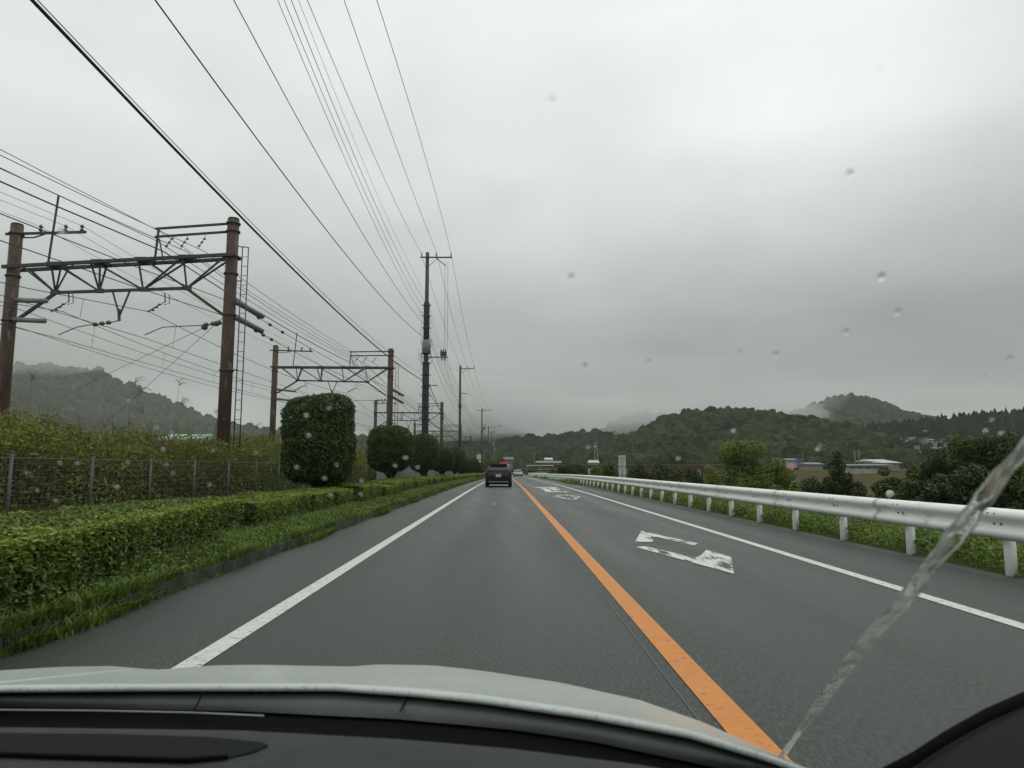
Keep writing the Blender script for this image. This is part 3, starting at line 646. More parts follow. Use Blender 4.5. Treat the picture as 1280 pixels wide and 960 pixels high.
tree_px('bush', 1018, 592, 50, 44, M['darkleaf'], 'low dark bush at the foot of the conical tree', cat='bush', n=5000, size=.2, shape='bush', seed=6)
tree_px('bush', 1075, 596, 50, 40, M['darkleaf'], 'low dark bush right behind the conical tree, next to the brown field', cat='bush', n=5000, size=.2, shape='bush', seed=7)
big = [(1116, 583, 42, 52, 'broad', 'leafy tree at the near end of the dark tree belt, just past the brown field'), (1148, 572, 40, 60, 'broad', 'yellow-green tree in the belt below the village houses'), (1184, 562, 38, 70, 'darkleaf', 'dark tree in the belt, behind the round reflector on the guardrail'),
       (1216, 543, 36, 76, 'broad', 'tall tree in the belt beneath the conifer ridge'), (1250, 545, 34, 80, 'darkleaf', 'dark dense tree in the belt behind the water streak'), (1286, 532, 33, 90, 'broad', 'tallest tree of the belt, cut by the edge of the picture'), (1330, 545, 31, 90, 'darkleaf', 'dark tree at the far right end of the tree belt'),
       (1165, 588, 30, 70, 'darkleaf', 'low dark bushy tree in front of the belt, close to the guardrail'), (1225, 580, 27, 90, 'darkleaf', 'dark overhanging bushy tree just behind the nearest guardrail panels'), (1290, 575, 25, 95, 'broad', 'bushy tree behind the nearest guardrail panel at the picture edge')]
for k, (px, py, Y, w, m, lb) in enumerate(big):
    tree_px('broadleaf_tree', px, py, Y, w, M[m], lb, group='tree belt beyond the guardrail', n=12000, size=.17, seed=20+k)
# rounded scrub between guardrail and fields
sc = [(706, 579, 120, 22), (722, 575, 118, 26), (742, 576, 112, 24), (762, 573, 105, 26), (800, 577, 95, 30), (822, 572, 92, 34), (848, 580, 88, 30), (868, 583, 84, 26), (888, 578, 120, 30), (690, 583, 150, 14), (780, 582, 90, 26), (1000, 598, 44, 30), (1100, 600, 36, 40)]
for k, (px, py, Y, w) in enumerate(sc):
    tree_px('bush', px, py, Y, w, M[('broad', 'darkleaf', 'willow')[k % 3 if k % 5 else 1]], ('green bush left of the tall white sign panel, nearest the bend', 'dark green bush just left of the white house and lattice tower', 'pale green bush at the foot of the lattice tower', 'green bush directly left of the tall white sign panel', 'green bush right of the tall white sign panel', 'broad rounded dark bush further right of the tall white sign panel', 'dark bush in the scrub midway between sign panel and willow', 'pale bush in the scrub beside the willow tree', 'green bush behind the scrub left of the willow, under the bridge', 'tiny far bush at the start of the red-brown bridge', 'dark low bush at the post of the tall white sign panel')[k] if k < 11 else ('dark bush just left of the conical tree, above the rail' if k == 11 else 'low bush above the rail in front of the brown field'), cat='bush', group='scrub bushes beyond the guardrail', n=3500, size=.30, shape='bush', seed=50+k)
# bushes and trees of the left far distance
for k, (px, py, Y, w, lb) in enumerate(((442, 590, 62, 60, 'yellow-green bush between the first two clipped trees, behind the fence'), (352, 575, 40, 60, 'brownish green bush behind the fence at the foot of the second gantry'), (607, 572, 190, 26, 'far bush at the end of the hedge under the utility poles'), (625, 566, 250, 14, 'narrow bright bush beside the blue-roofed building'), (588, 580, 150, 26, 'far dark bush behind the last clipped trees'), (664, 584, 230, 24, 'low far bush at the end of the guardrail'))):
    tree_px('bush', px, py, Y, w, M['weed' if k < 2 else 'broad'], lb, cat='bush', n=3500, size=.3, shape='bush', seed=80+k)

# ------------------------------------------------------------------ fences
fe = empty('wire_fence', (0, 0, 0), 'grey wire mesh fence on round posts between the hedge and the railway weeds', 'fence')
ph = MB().tube([(0, 0, -.1), (0, 0, 1.27)], .023, 8).lathe((0, 0, 1.27), [(.027, 0), (.03, .02), (.01, .03)], 8)
pm = ph.build('fence_post', M['fencegrey'], fe); first = True
for k in range(-3, 15):
    o = pm if first else pm.copy()
    if not first: COL.objects.link(o)
    first = False; yb = 10.2+2*k; o.location = (-7., yb, zr(yb)+.15)
wf = MB()
for j, zz in enumerate([.12+.1*i for i in range(11)]+[1.2]):
    wf.tube([(-7.02, yb, zr(yb)+.15+zz) for yb in (4., 20., 30., 38.2)], .010 if j == 11 else .0028, 5)
yb = 4.2
while yb < 38: wf.bar((-7.02, yb, zr(yb)+.2), (-7.02, yb, zr(yb)+1.33), .003); yb += .15 if yb < 26 else .3
wf.build('wire_mesh', M['fencegrey'], fe, kind='stuff')
pf = empty('panel_fence', (0, 0, 0), 'pale grey upright-slatted fence seen under the far clipped trees', 'fence')
sl_ = MB().box(-.012, .012, -.11, .11, 0, 1.35); sm_ = sl_.build('slat', M['galv'], pf); first = True
for k in range(290):
    o = sm_ if first else sm_.copy()
    if not first: COL.objects.link(o)
    first = False; yb = 38.6+.27*k; o.location = (-6.9, yb, zr(yb)+.2)
for zz in (.35, 1.3): MB().bar((-6.94, 38.4, zr(38)+zz), (-6.94, 117, zr(117)+zz), .05).build('fence_rail', M['galv'], pf)
# low wire fence on the slope behind the guardrail
lf = empty('field_fence', (0, 0, 0), 'low dark wire fence with thin stakes on the slope behind the guardrail', 'fence')
st = MB().tube([(0, 0, -.2), (0, 0, .85)], .018, 6).build('stake', M['steel'], lf); first = True
for k in range(34):
    o = st if first else st.copy()
    if not first: COL.objects.link(o)
    first = False; yb = 5+1.5*k; o.location = (8.1, yb, zg(8.1, yb)); o.rotation_euler = (random.uniform(-.04, .04), random.uniform(-.04, .04), 0)
for zz in (.3, .55, .8): MB().tube([(8.1, yb, zg(8.1, yb)+zz) for yb in (5, 20, 30, 45, 54.5)], .006, 4).build('strand', M['steel'], lf)

# ------------------------------------------------------------------ guardrail
gr = empty('guardrail', (0, 0, 0), 'white corrugated steel guardrail along the right shoulder, running to the far bend', 'guardrail')
prof = [(.035, .755), (.005, .752), (-.045, .735), (-.075, .70), (-.078, .665), (-.06, .635), (-.012, .605), (.0, .578), (-.012, .55), (-.06, .52), (-.078, .49), (-.075, .455), (-.045, .42), (.005, .403), (.035, .40)]
def rail_rows(y0, y1, n):
    o = []
    for i in range(n+1):
        yb = y0+(y1-y0)*i/n; f = [(5.62+dx+xr(yb), yb, zr(yb)+zz) for dx, zz in prof]; b = [(5.62+dx+.006+xr(yb), yb, zr(yb)+zz) for dx, zz in reversed(prof)]; o.append(f+b+[f[0]])
    return o
yb = -1.3
while yb < 300:
    step = 4 if yb < 150 else 12
    mb = MB().grid(rail_rows(yb, yb+step+(.12), 1 if yb < 150 else 3)); mb.build('rail_panel', M['rail_white'], gr)
    yb += step
# posts 2 m apart, with bolts
post = MB().tube([(0, 0, -.3), (0, 0, .66)], .062, 14).lathe((0, 0, .66), [(.062, 0), (.05, .02), (.01, .03)], 14)
first = True; yb = 8.17-8
pmsh = post.build('rail_post', M['post_white'], gr)
while yb < 255:
    o = pmsh if first else pmsh.copy()
    if not first: COL.objects.link(o)
    first = False; o.location = (5.73+xr(yb), yb, zr(yb)); yb += 2
for i in range(16):
    yb = 8.17+2*i
    b = MB()
    for dy in (-.055, .055):
        b.tube([(5.625, yb+dy, zr(yb)+.578), (5.600, yb+dy, zr(yb)+.578)], .012, 6)
        b.tube([(5.555, yb+dy, zr(yb)+.70), (5.536, yb+dy, zr(yb)+.70)], .008, 6)
    b.build('bolt', M['bolt'], gr)
rf = empty('reflector', (5.70, 10.6, .755), 'round white delineator with orange back standing on the guardrail', 'reflector')
mb = MB().tube([(0, -.02, .075), (0, 0, .075)], .055, 16); mb.build('reflector_disc', M['sign_white'], rf)
MB().tube([(.03, .0, .075), (.03, .045, .07)], .050, 16).build('reflector_back', M['orange_refl'], rf)
MB().tube([(.0, .01, -.02), (.0, .01, .03)], .012, 6).build('bracket', M['galv'], rf)
# sign seen from behind
sp = at(778, 597, 37.); sg = empty('road_sign', (sp.x, 37, zg(sp.x, 37)), 'tall white rectangular sign panel with crossbars on a post behind the guardrail', 'sign')
hz = sp.z-zg(sp.x, 37)
MB().box(-.19, .19, -.01, .0, hz, hz+1.14).build('sign_panel', M['sign_white'], sg)
for zz in (.14, .58, 1.0): MB().box(-.18, .18, -.045, -.012, hz+zz-.02, hz+zz+.02).build('crossbar', M['galv'], sg)
MB().tube([(0, -.075, -.3), (0, -.075, hz+1.1)], .03, 8).build('post', M['galv'], sg)

# ------------------------------------------------------------------ railway gantries
def insul_profile(r, h, n=3):
    p = []
    for k in range(n): p += [(r*.45, h*k/n), (r, h*(k+.3)/n), (r, h*(k+.55)/n), (r*.45, h*(k+.9)/n)]
    return p
GZ0 = zr(0)
def gantry(y, wdt, label, up=0., detail=True):   # up: how much higher the left end stands than at the nearest one
    xR = gx(y); t = empty('railway_gantry', (xR, y, zr(y)+.3), label, 'gantry', 'railway gantries over the two tracks'); z0 = -.3+(.09 if y < 30 else 0)
    P_ = lambda u, zz, dy=0.: Vector((-wdt*(1-u), dy, zz+z0+(up*(1-u) if zz > 0 else 0)))
    D = .2
    for u, top in ((1, 9.42), (0, 9.2)):
        MB().tube([P_(u, .0), P_(u, top)], [.215, .19], 18).lathe(P_(u, top), [(.19, 0), (.175, .05), (.05, .09)], 18).build('pole', M['rust'], t)
    for zz in (1.9, 4.3, 6.15, 7.55, 8.15, 9.0, 9.28):
        MB().lathe(P_(1, zz-.03), [(.228, 0), (.236, .01), (.236, .05), (.228, .06)], 16).build('band', M['steel'], t)
    for zz in (5.95, 7.45, 8.9): MB().lathe(P_(0, zz-.03), [(.226, 0), (.236, .01), (.236, .05), (.226, .06)], 16).build('band', M['steel'], t)
    topz = lambda u: 7.72+.42*u; botz = lambda u: 6.87+.20*u if .2 <= u <= .8 else 0
    for dy in (-.24, .24):
        MB().bar(P_(-.03, topz(-.03), dy), P_(1.03, topz(1.03), dy), .09, .11).build('top_chord', M['steel'], t)
    MB().bar(P_(.20, 6.90), P_(.80, 7.06), .09, .09).build('bottom_chord', M['steel'], t)
    nodes_b = (.20, .40, .60, .80)
    tops_b = ((.06, .20, .27), (.20, .37, .44)[0:0] or (.18, .38, .44), (.37, .60, .64)[0:0] or (.38, .60, .77), (.60, .79, .99))
    for ub, ends in zip(nodes_b, ((.06, .19, .235), (.215, .37, .41), (.39, .585, .78), (.615, .79, .98))):
        zb = 6.90+.16*(ub-.2)/.6
        for k, ue in enumerate(ends):
            for dy in (-.2, .2) if k in (0, 2) else ((-.2,) if k == 1 else ()):
                MB().bar(P_(ub, zb, 0), P_(ue, topz(ue)-.03, dy), .045, .055).build('web_member', M['steel'], t)
        MB().box(*[c for a, b in ((P_(ub, zb).x-.14, P_(ub, zb).x+.14), (-.05, .05), (P_(ub, zb).z-.06, P_(ub, zb).z+.08)) for c in (a, b)]).build('gusset', M['steel'], t)
    for u in (.2, .4, .6, .8): MB().box(P_(u, 0).x-.2, P_(u, 0).x+.2, -.28, .28, P_(u, topz(u)-.05).z, P_(u, topz(u)+.075).z).build('gusset', M['steel'], t)
    MB().bar(P_(.20, 6.88), P_(.03, 5.95), .09).build('brace', M['steel'], t)
    MB().bar(P_(.80, 7.04), P_(.965, 6.2), .09).build('brace', M['rust'], t)
    # upper bracket on the right pole
    for zz, zo in ((9.28, 9.10), (9.0, 8.82)):
        MB().bar(P_(.97, zz), P_(.64, zo), .06, .07).build('bracket_arm', M['steel'], t)
    MB().bar(P_(.645, topz(.64)), P_(.655, 9.12), .05, .07).build('bracket_upright', M['steel'], t)
    MB().bar(P_(.685, topz(.68)), P_(.66, 8.75), .035).build('bracket_upright', M['steel'], t)
    # left crossarm with pin insulators and tall mast
    MB().bar(P_(-.05, 8.9), P_(.32, 8.98), .06, .08).build('crossarm', M['steel'], t)
    MB().tube([P_(.02, 8.78), P_(.08, 8.78), P_(.13, 8.9)], .025, 6).build('crossarm_stay', M['steel'], t)
    for u in (.11, .225, .30): MB().lathe(P_(u, 8.95+.05*u), [(.03, 0)]+[(a, b+.03) for a, b in insul_profile(.065, .24, 2)]+[(.02, .28)], 10).build('insulator', M['insul'], t)
    MB().bar(P_(.155, 7.78), P_(.18, 10.25), .045, .06).build('lightning_mast', M['steel'], t)
    # hanging drop bracket
    for ua in (.46, .54): MB().bar(P_(ua, 6.97), P_(.50, 6.12), .045).build('drop_bracket', M['steel'], t)
    MB().bar(P_(.495, 6.35), P_(.50, 5.95), .07).build('drop_foot', M['steel'], t)
    for u in (.72, .79, .87):
        for j in range(3): MB().lathe(P_(u-.012*j, 8.72-.12*j), [(.012, 0), (.05, .02), (.05, .045), (.012, .07)], 8).build('insulator', M['insul'], t)
        MB().tube([P_(u+.005, 8.9), P_(u, 8.8), P_(u-.03, 8.42)], .012, 5).build('hanger', M['steel'], t)
    for u in (.26, .70):
        MB().tube([P_(u, 6.9), P_(u+.005, 6.6), P_(u-.03, 6.45), P_(u-.075, 6.25)], .022, 6).build('hanger', M['steel'], t)
        for j in range(3): MB().lathe(P_(u-.015*j-.02, 6.48-.1*j), [(.02, 0), (.06, .02), (.06, .04), (.02, .06)], 8).build('insulator', M['insul'], t)
        MB().tube([P_(u+.02, 6.85), P_(u+.025, 6.55), P_(u, 6.5)], .015, 5).build('hanger', M['steel'], t)
    # registration arms towards the contact wires
    for u0, u1 in ((.495, .23), (1., .62)):
        MB().tube([P_(u0, 5.95-.1*(u0 > .9)), P_(u0-.06, 5.86), P_(u0-.14, 5.80), P_(u1+.08, 5.74), P_(u1, 5.48)], .016, 6).build('registration_arm', M['steel'], t)
        for j in range(3): MB().tube([P_(u0-.035-.03*j, 5.9-.03*j), P_(u0-.05-.03*j, 5.885-.03*j)], .07, 8).build('insulator', M['insul'], t)
    if detail:
        for zz, s in ((6.1, 1), (6.62, 1)):
            MB().tube([(.18, .02, zz+z0), (.62*1.2, 1.1, zz-.28+z0)], [.10, .09], 10).build('strain_insulator', M['bobbin'], t)
        for zz in (5.97, 6.62):
            MB().tube([(-wdt+.22, -.1, zz+z0), (-wdt+1.75, -.9, zz-.22+z0)], [.085, .075], 10).build('strain_insulator', M['bobbin'], t)
        ld = MB().tube([(.36, -.05, 1.2+z0), (.36, -.05, 8.45+z0)], .018, 6).tube([(.56, -.05, 1.2+z0), (.56, -.05, 8.45+z0)], .018, 6).tube([(.36, -.05, 8.45+z0), (.2, -.05, 8.5+z0)], .018, 6).tube([(.56, -.05, 8.45+z0), (.36, -.05, 8.47+z0)], .018, 6).build('ladder', M['steel'], t)
        for k in range(22): MB().tube([(.36, -.05, 1.4+z0+k*.32), (.56, -.05, 1.4+z0+k*.32)], .01, 5).build('rung', M['steel'], ld)
        for zz in (2.6, 4.3, 6.0, 7.3): MB().bar((.1, -.03, zz+z0), (.4, -.05, zz+z0), .03).build('ladder_clamp', M['steel'], t)
    return t
gantry(23.2, 7.22, 'nearest railway gantry with rusty brown poles and a ladder on its right pole')
gantry(48.9, 8.0, 'second railway gantry, its left pole rising behind the first clipped tree', .45)
gantry(86.9, 8.1, 'third railway gantry, seen on both sides of the big utility pole', .45, detail=False)
gantry(126, 8.1, 'fourth railway gantry, small, just above the far clipped trees', .45, detail=False)
gantry(168, 8.1, 'farthest railway gantry, tiny beyond the other four', .45, detail=False)
gantry(-8, 7.5, 'railway gantry beside the car, outside the left edge of the picture', detail=False) if False else None

# ------------------------------------------------------------------ wires
def span(p, q, sag, n=10):
    p = Vector(p); q = Vector(q); return [p.lerp(q, i/n)-Vector((0, 0, 4*sag*(i/n)*(1-i/n))) for i in range(n+1)]
GY = (-30, 23.2, 48.9, 86.9, 126, 168); GW = (7.2, 7.22, 8., 8.1, 8.1, 8.1)
def railwire(u, zs, sag, r, label, m='wire', name='railway_wire', knots=()):
    pts = []
    zz = zs if isinstance(zs, (list, tuple)) else [zs]*6
    for i in range(5):
        a = Vector((gx(GY[i])-GW[i]*(1-u), GY[i], zr(GY[i])+zz[i])); b = Vector((gx(GY[i+1])-GW[i+1]*(1-u), GY[i+1], zr(GY[i+1])+zz[i+1]))
        s = span(a, b, sag*((b.y-a.y)/40)**2); pts += s if i == 0 else s[1:]
    mb = MB().tube(pts, r, 5)
    o = mb.build(name, M[m]); tag(o, label, 'wire', 'wires strung along the railway gantries')
    for yk in knots:
        for a, b in zip(pts, pts[1:]):
            if a.y <= yk < b.y:
                p = a.lerp(b, (yk-a.y)/(b.y-a.y)); MB().tube([p-Vector((0, .09, 0)), p-Vector((0, .05, 0)), p+Vector((0, .05, 0)), p+Vector((0, .09, 0))], [.02, .062, .062, .02], 8).build('insulator', M['insul'], o)
    return pts
railwire(.66, 9.10, .35, .010, 'top railway feeder wire, passing the upper bracket of the nearest gantry')
railwire(.655, 8.75, .45, .012, 'second railway feeder wire, just below the top one')
railwire(.685, 8.40, .55, .021, 'thick black railway feeder cable sweeping under the upper bracket', 'cable')
railwire(.79, 8.40, .6, .012, 'railway feeder wire hung from the middle of the upper bracket')
railwire(.87, 8.42, .6, .010, 'railway feeder wire hung from the bracket nearest the right gantry pole')
railwire(.11, 9.25, .5, .007, 'signal wire on the innermost pin insulator of the left crossarm')
railwire(.225, 9.27, .5, .007, 'signal wire on the middle pin insulator of the left crossarm')
railwire(.30, 9.28, .5, .007, 'signal wire on the outermost pin insulator of the left crossarm')
pc1 = railwire(.635, 6.35, .9, .011, 'catenary wire of the track nearer the road')
pk1 = railwire(.625, 5.45, .05, .010, 'contact wire of the track nearer the road')
pc2 = railwire(.24, 6.35, .9, .011, 'catenary wire of the track farther from the road')
pk2 = railwire(.23, 5.45, .05, .010, 'contact wire of the track farther from the road')
railwire(1.03, 6.62, .5, .012, 'strained feeder wire at the side of the right gantry poles with ball insulators', knots=(25.1, 26.2, 27.5))
railwire(1.03, 6.10, .5, .012, 'lower strained feeder wire at the side of the right gantry poles with ball insulators', knots=(24.9, 25.6, 26.4))
railwire(.05, 6.4, .5, .010, 'upper feeder wire beside the left gantry poles', knots=(19.5, 21.))
railwire(.05, 5.8, .5, .010, 'lower feeder wire beside the left gantry poles', knots=(20., 22.))
dr = MB()
for A, B in ((pc1, pk1), (pc2, pk2)):
    yb = -25
    def ev(P, y):
        for a, b in zip(P, P[1:]):
            if a.y <= y <= b.y: return a.lerp(b, (y-a.y)/(b.y-a.y))
    while yb < 120:
        a, b = ev(A, yb), ev(B, yb)
        if a.z-b.z > .1: dr.bar(a, b, .008)
        yb += 5
tag(dr.build('dropper_wires', M['wire']), 'short vertical droppers between the catenary and contact wires', 'wire', kind='stuff')
for (a, b, c, lb) in (((285, 395), (130, 470), (268, 382), 'left one of two slanting guy wires running down from the nearest gantry to the weeds'), ((292, 385), (178, 488), (269, 404), 'right one of two slanting guy wires running down from the nearest gantry to the weeds')):
    p = at(*a, 23.4); q = at(*b, 34); e_ = q+(q-p)*.55
    o = MB().tube([p, q, e_], .009, 5).build('guy_wire', M['wire']); tag(o, lb, 'wire', 'guy wires of the nearest gantry')
    k_ = p.lerp(q, .14); MB().lathe(k_-Vector((0, 0, .1)), [(.02, 0), (.1, .04), (.12, .1), (.1, .16), (.02, .2)], 10).build('ball_insulator', M['insul'], o)

# ------------------------------------------------------------------ utility poles
POLES = [(-5.45, 48.4, 16.2), (-5.42, 85, 13.5), (-4.9, 150, 13.7), (-4.6, 196, 12.6), (-4.4, 226, 12.9), (-4.0, 262, 12.2)]
UG = 'utility poles in a row behind the clipped trees'
def upole(x, y, top, label, arm, detail):
    z0 = zr(y)+.1; t = empty('utility_pole', (x, y, z0), label, 'utility pole', UG); H = top-z0
    MB().tube([(0, 0, -.2), (0, 0, H)], [.21 if detail else .17, .12], 14).build('pole', M['pole'], t)
    a0, a1 = arm
    MB().bar((a0, -.12, H-.38), (a1, -.12, H-.38), .08, .08).build('crossarm', M['steel'], t)
    MB().bar((0, -.1, H-1.1), (a1*.45, -.12, H-.42), .03).build('crossarm_stay', M['steel'], t)
    for u in (0.04, .5, .97):
        x_ = a0+(a1-a0)*u; MB().lathe((x_, -.12, H-.34), [(.03, 0)]+[(p, q+.02) for p, q in insul_profile(.05, .26, 2)]+[(.03, .3)], 8).build('insulator', M['insul'], t)
    if detail:
        for zz in (12.3, 11.55, 10.7, 8.9, 8.2, 7.4, 6.6, 6.0, 5.2, 4.4):
            MB().lathe((0, 0, zz), [(.17, 0), (.235, .01), (.235, .09), (.17, .1)], 14).build('band', M['steel'], t)
            MB().bar((-.34, -.08, zz+.05), (.34, -.08, zz+.05), .05).build('bolt', M['steel'], t)
        MB().lathe((.02, -.04, 8.95), [(.24, 0), (.30, .03), (.30, .92), (.24, .95)], 16).build('cable_box', M['bobbin'], t)
        MB().lathe((0, 0, 9.9), [(.15, 0), (.205, .1), (.205, 2.6), (.15, 2.7)], 14).build('cable_bundle', M['cable'], t)
        MB().lathe((0, 0, 3.0), [(.2, 0), (.235, .1), (.235, 5.3), (.2, 5.4)], 14).build('cable_bundle', M['cable'], t)
        MB().bar((0, -.12, 8.7), (1.55, -.12, 8.7), .07, .07).build('switch_arm', M['steel'], t)
        MB().box(1.0, 1.42, -.26, .02, 8.78, 9.06).build('switch', M['steel'], t)
        for x_ in (1.05, 1.2, 1.36): MB().lathe((x_, -.12, 9.06), [(.03, 0), (.055, .03), (.055, .1), (.02, .22)], 8).build('insulator', M['insul'], t)
        for x_ in (1.1, 1.3): MB().lathe((x_, -.12, 8.45), [(.02, 0), (.055, .06), (.055, .2), (.02, .25)], 8).build('insulator', M['insul'], t)
        for k, x_ in enumerate((1.25, 1.45)):
            MB().tube([(x_, -.14, 9.2), (x_+.02, -.14, 12), (x_, -.14, H-.7)], .012, 5).build('drop_wire', M['wire'], t)
        MB().bar((.6, -.13, H-.4), (1.3, -.13, H-1.0), .05).build('crossarm_stay', M['steel'], t)
        for k in range(16):
            a = random.uniform(-1, 1); zz = random.uniform(7.8, 12.6); s = random.choice((-1, 1)); rr = random.uniform(.25, .5)
            MB().tube([(s*.15, -.15, zz), (s*rr, -.18, zz+.18), (s*rr*1.05, -.15, zz-.12), (s*.18, -.12, zz-.42)], .012, 5).build('cable_loop', M['cable'], t)
        MB().bar((0, -.1, 6.75), (.85, -.1, 6.75), .05).build('lower_arm', M['steel'], t)
        for k in range(20):
            s = -1 if k % 2 else 1; MB().bar((s*.15, 0, 2.4+k*.42), (s*.38, 0, 2.4+k*.42), .02).build('step_bolt', M['steel'], t)
    else:
        MB().bar((0, -.12, H-3.4), (.9, -.12, H-3.4), .06).build('lower_arm', M['steel'], t)
        MB().lathe((0, 0, H-5.2), [(.1, 0), (.19, .05), (.19, .5), (.1, .55)], 10).build('cable_box', M['steel'], t)
        if y > 140: MB().lathe((.5, -.1, H-4.6), [(.2, 0), (.25, .05), (.25, .8), (.2, .85)], 10).build('transformer', M['bobbin'], t)
    return t
plab = ['big nearest utility pole wrapped in cables, with a pale box halfway up', 'second utility pole, slim with its crossarm pointing to the right', 'third utility pole, just left of the dark car', 'fourth utility pole, close left of the fifth', 'fifth utility pole, above the dark car', 'sixth and farthest utility pole, tiny above the dark car']
arms = [(-.48, 1.72), (-.1, 1.75), (-1.3, 1.9), (-.9, 1.2), (-.9, 1.2), (-.9, 1.2)]
for (x, y, zt), lb, ar in zip(POLES, plab, arms): upole(x, y, zt, lb, ar, y < 50)
def linefit(X, pts):         # height parabola through three sight points on the plane x = X
    q = []
    for px, py in pts:
        d = ray(px, py); t = X/d.x; q.append((d.y*t, EYE+d.z*t))
    A = np.array([[a*a, a, 1] for a, _ in q]); return np.linalg.solve(A, np.array([b for _, b in q]))
def pwire(X, pts, r, label, z2, X2, m='wire', z3=None, off=(0, 0)):
    c = linefit(X, pts); ya = -12.; P = []
    for i in range(25):
        yb = ya+(48.3-ya)*i/24; P.append(Vector((X, yb, c[0]*yb*yb+c[1]*yb+c[2])))
    zz = P[-1].z
    P += span(P[-1], (X2, 85, z2), .55)[1:]
    P += span(P[-1], (X2+.5, 150, (z3 or z2)-.2), 1.1)[1:]
    P += span(P[-1], (X2+.75, 196, (z3 or z2)-1.2), .6, 5)[1:]
    o = MB().tube(P, r, 6).build('overhead_cable' if m == 'cable' else 'power_line', M[m]); tag(o, label, 'wire', 'lines strung along the utility poles'); return P
pwire(-5.70, [(40, 0), (300, 270), (526, 474)], .024, 'thick black telephone cable, lowest of the lines to the big utility pole', 5.9, -5.5, 'cable')
pwire(-5.66, [(47, 0), (306, 270), (526, 466)], .007, 'thin wire running along just above the thick telephone cable', 6.1, -5.5)
pwire(-5.62, [(194, 0), (347, 208), (527, 420)], .014, 'second line from the bottom, reaching the big pole below its pale box', 7.6, -5.5, 'cable')
pwire(-5.66, [(292, 0), (385, 172), (527, 402)], .012, 'third line from the bottom, reaching the big pole at its pale box', 8.3, -5.5, 'cable')
pwire(-5.64, [(347, 0), (435, 207), (527, 392)], .009, 'lowest of four close thin lines', 9.4, -5.45)
pwire(-5.64, [(355, 0), (441, 206), (528, 384)], .009, 'second of four close thin lines', 9.7, -5.4)
pwire(-5.62, [(364, 0), (447, 204), (528, 372)], .010, 'third of four close thin lines', 10.0, -5.35)
pwire(-5.62, [(373, 0), (454, 202), (529, 362)], .006, 'faintest and topmost of four close thin lines', 10.3, -5.3)
pwire(-5.87, [(384, 0), (454, 164), (525, 314)], .011, 'high power line to the left insulator of the top crossarm', 13.3, -5.3)
pwire(-4.83, [(430, 0), (488, 164), (544, 311)], .011, 'high power line to the middle insulator of the top crossarm', 13.3, -4.55)
pwire(-3.80, [(471, 0), (518, 150), (563, 313)], .011, 'rightmost high power line to the outer insulator of the top crossarm', 13.3, -3.75)
# cable hanging in a loop onto the big pole, and lines that start at the pole
for k, (p, q, s, r, lb) in enumerate((((-5.35, 48.3, 10.6), (-5.0, 85, 8.4), .8, .014, 'line leaving the big pole towards the second pole at box height'), ((-5.2, 48.3, 6.9), (-5.4, 85, 5.2), .9, .022, 'thick cable leaving the big pole low down towards the second pole'),
        ((-4.2, 48.3, 9.1), (-4.6, 85, 9.9), .7, .009, 'thin line from the switch arm of the big pole to the second pole'), ((-4.3, 48.3, 8.9), (-4.8, 85, 8.0), .9, .009, 'lower thin line from the switch arm of the big pole to the second pole'))):
    tag(MB().tube(span(p, q, s), r, 6).build('overhead_cable', M['cable']), lb, 'wire', 'lines strung along the utility poles')
# street lamp on a tall pole far along
lp = empty('street_lamp', (-3.3, 214, zr(214)), 'far street lamp with an arm reaching over the road', 'street lamp'); zt = at(618, 533, 214).z-zr(214)
MB().tube([(0, 0, 0), (0, 0, zt-.3), (.3, 0, zt), (1.6, 0, zt+.1)], [.12, .09, .07, .06], 8).build('pole', M['galv'], lp)
MB().box(1.5, 2.4, -.18, .18, zt, zt+.18).build('lamp_head', M['galv'], lp)

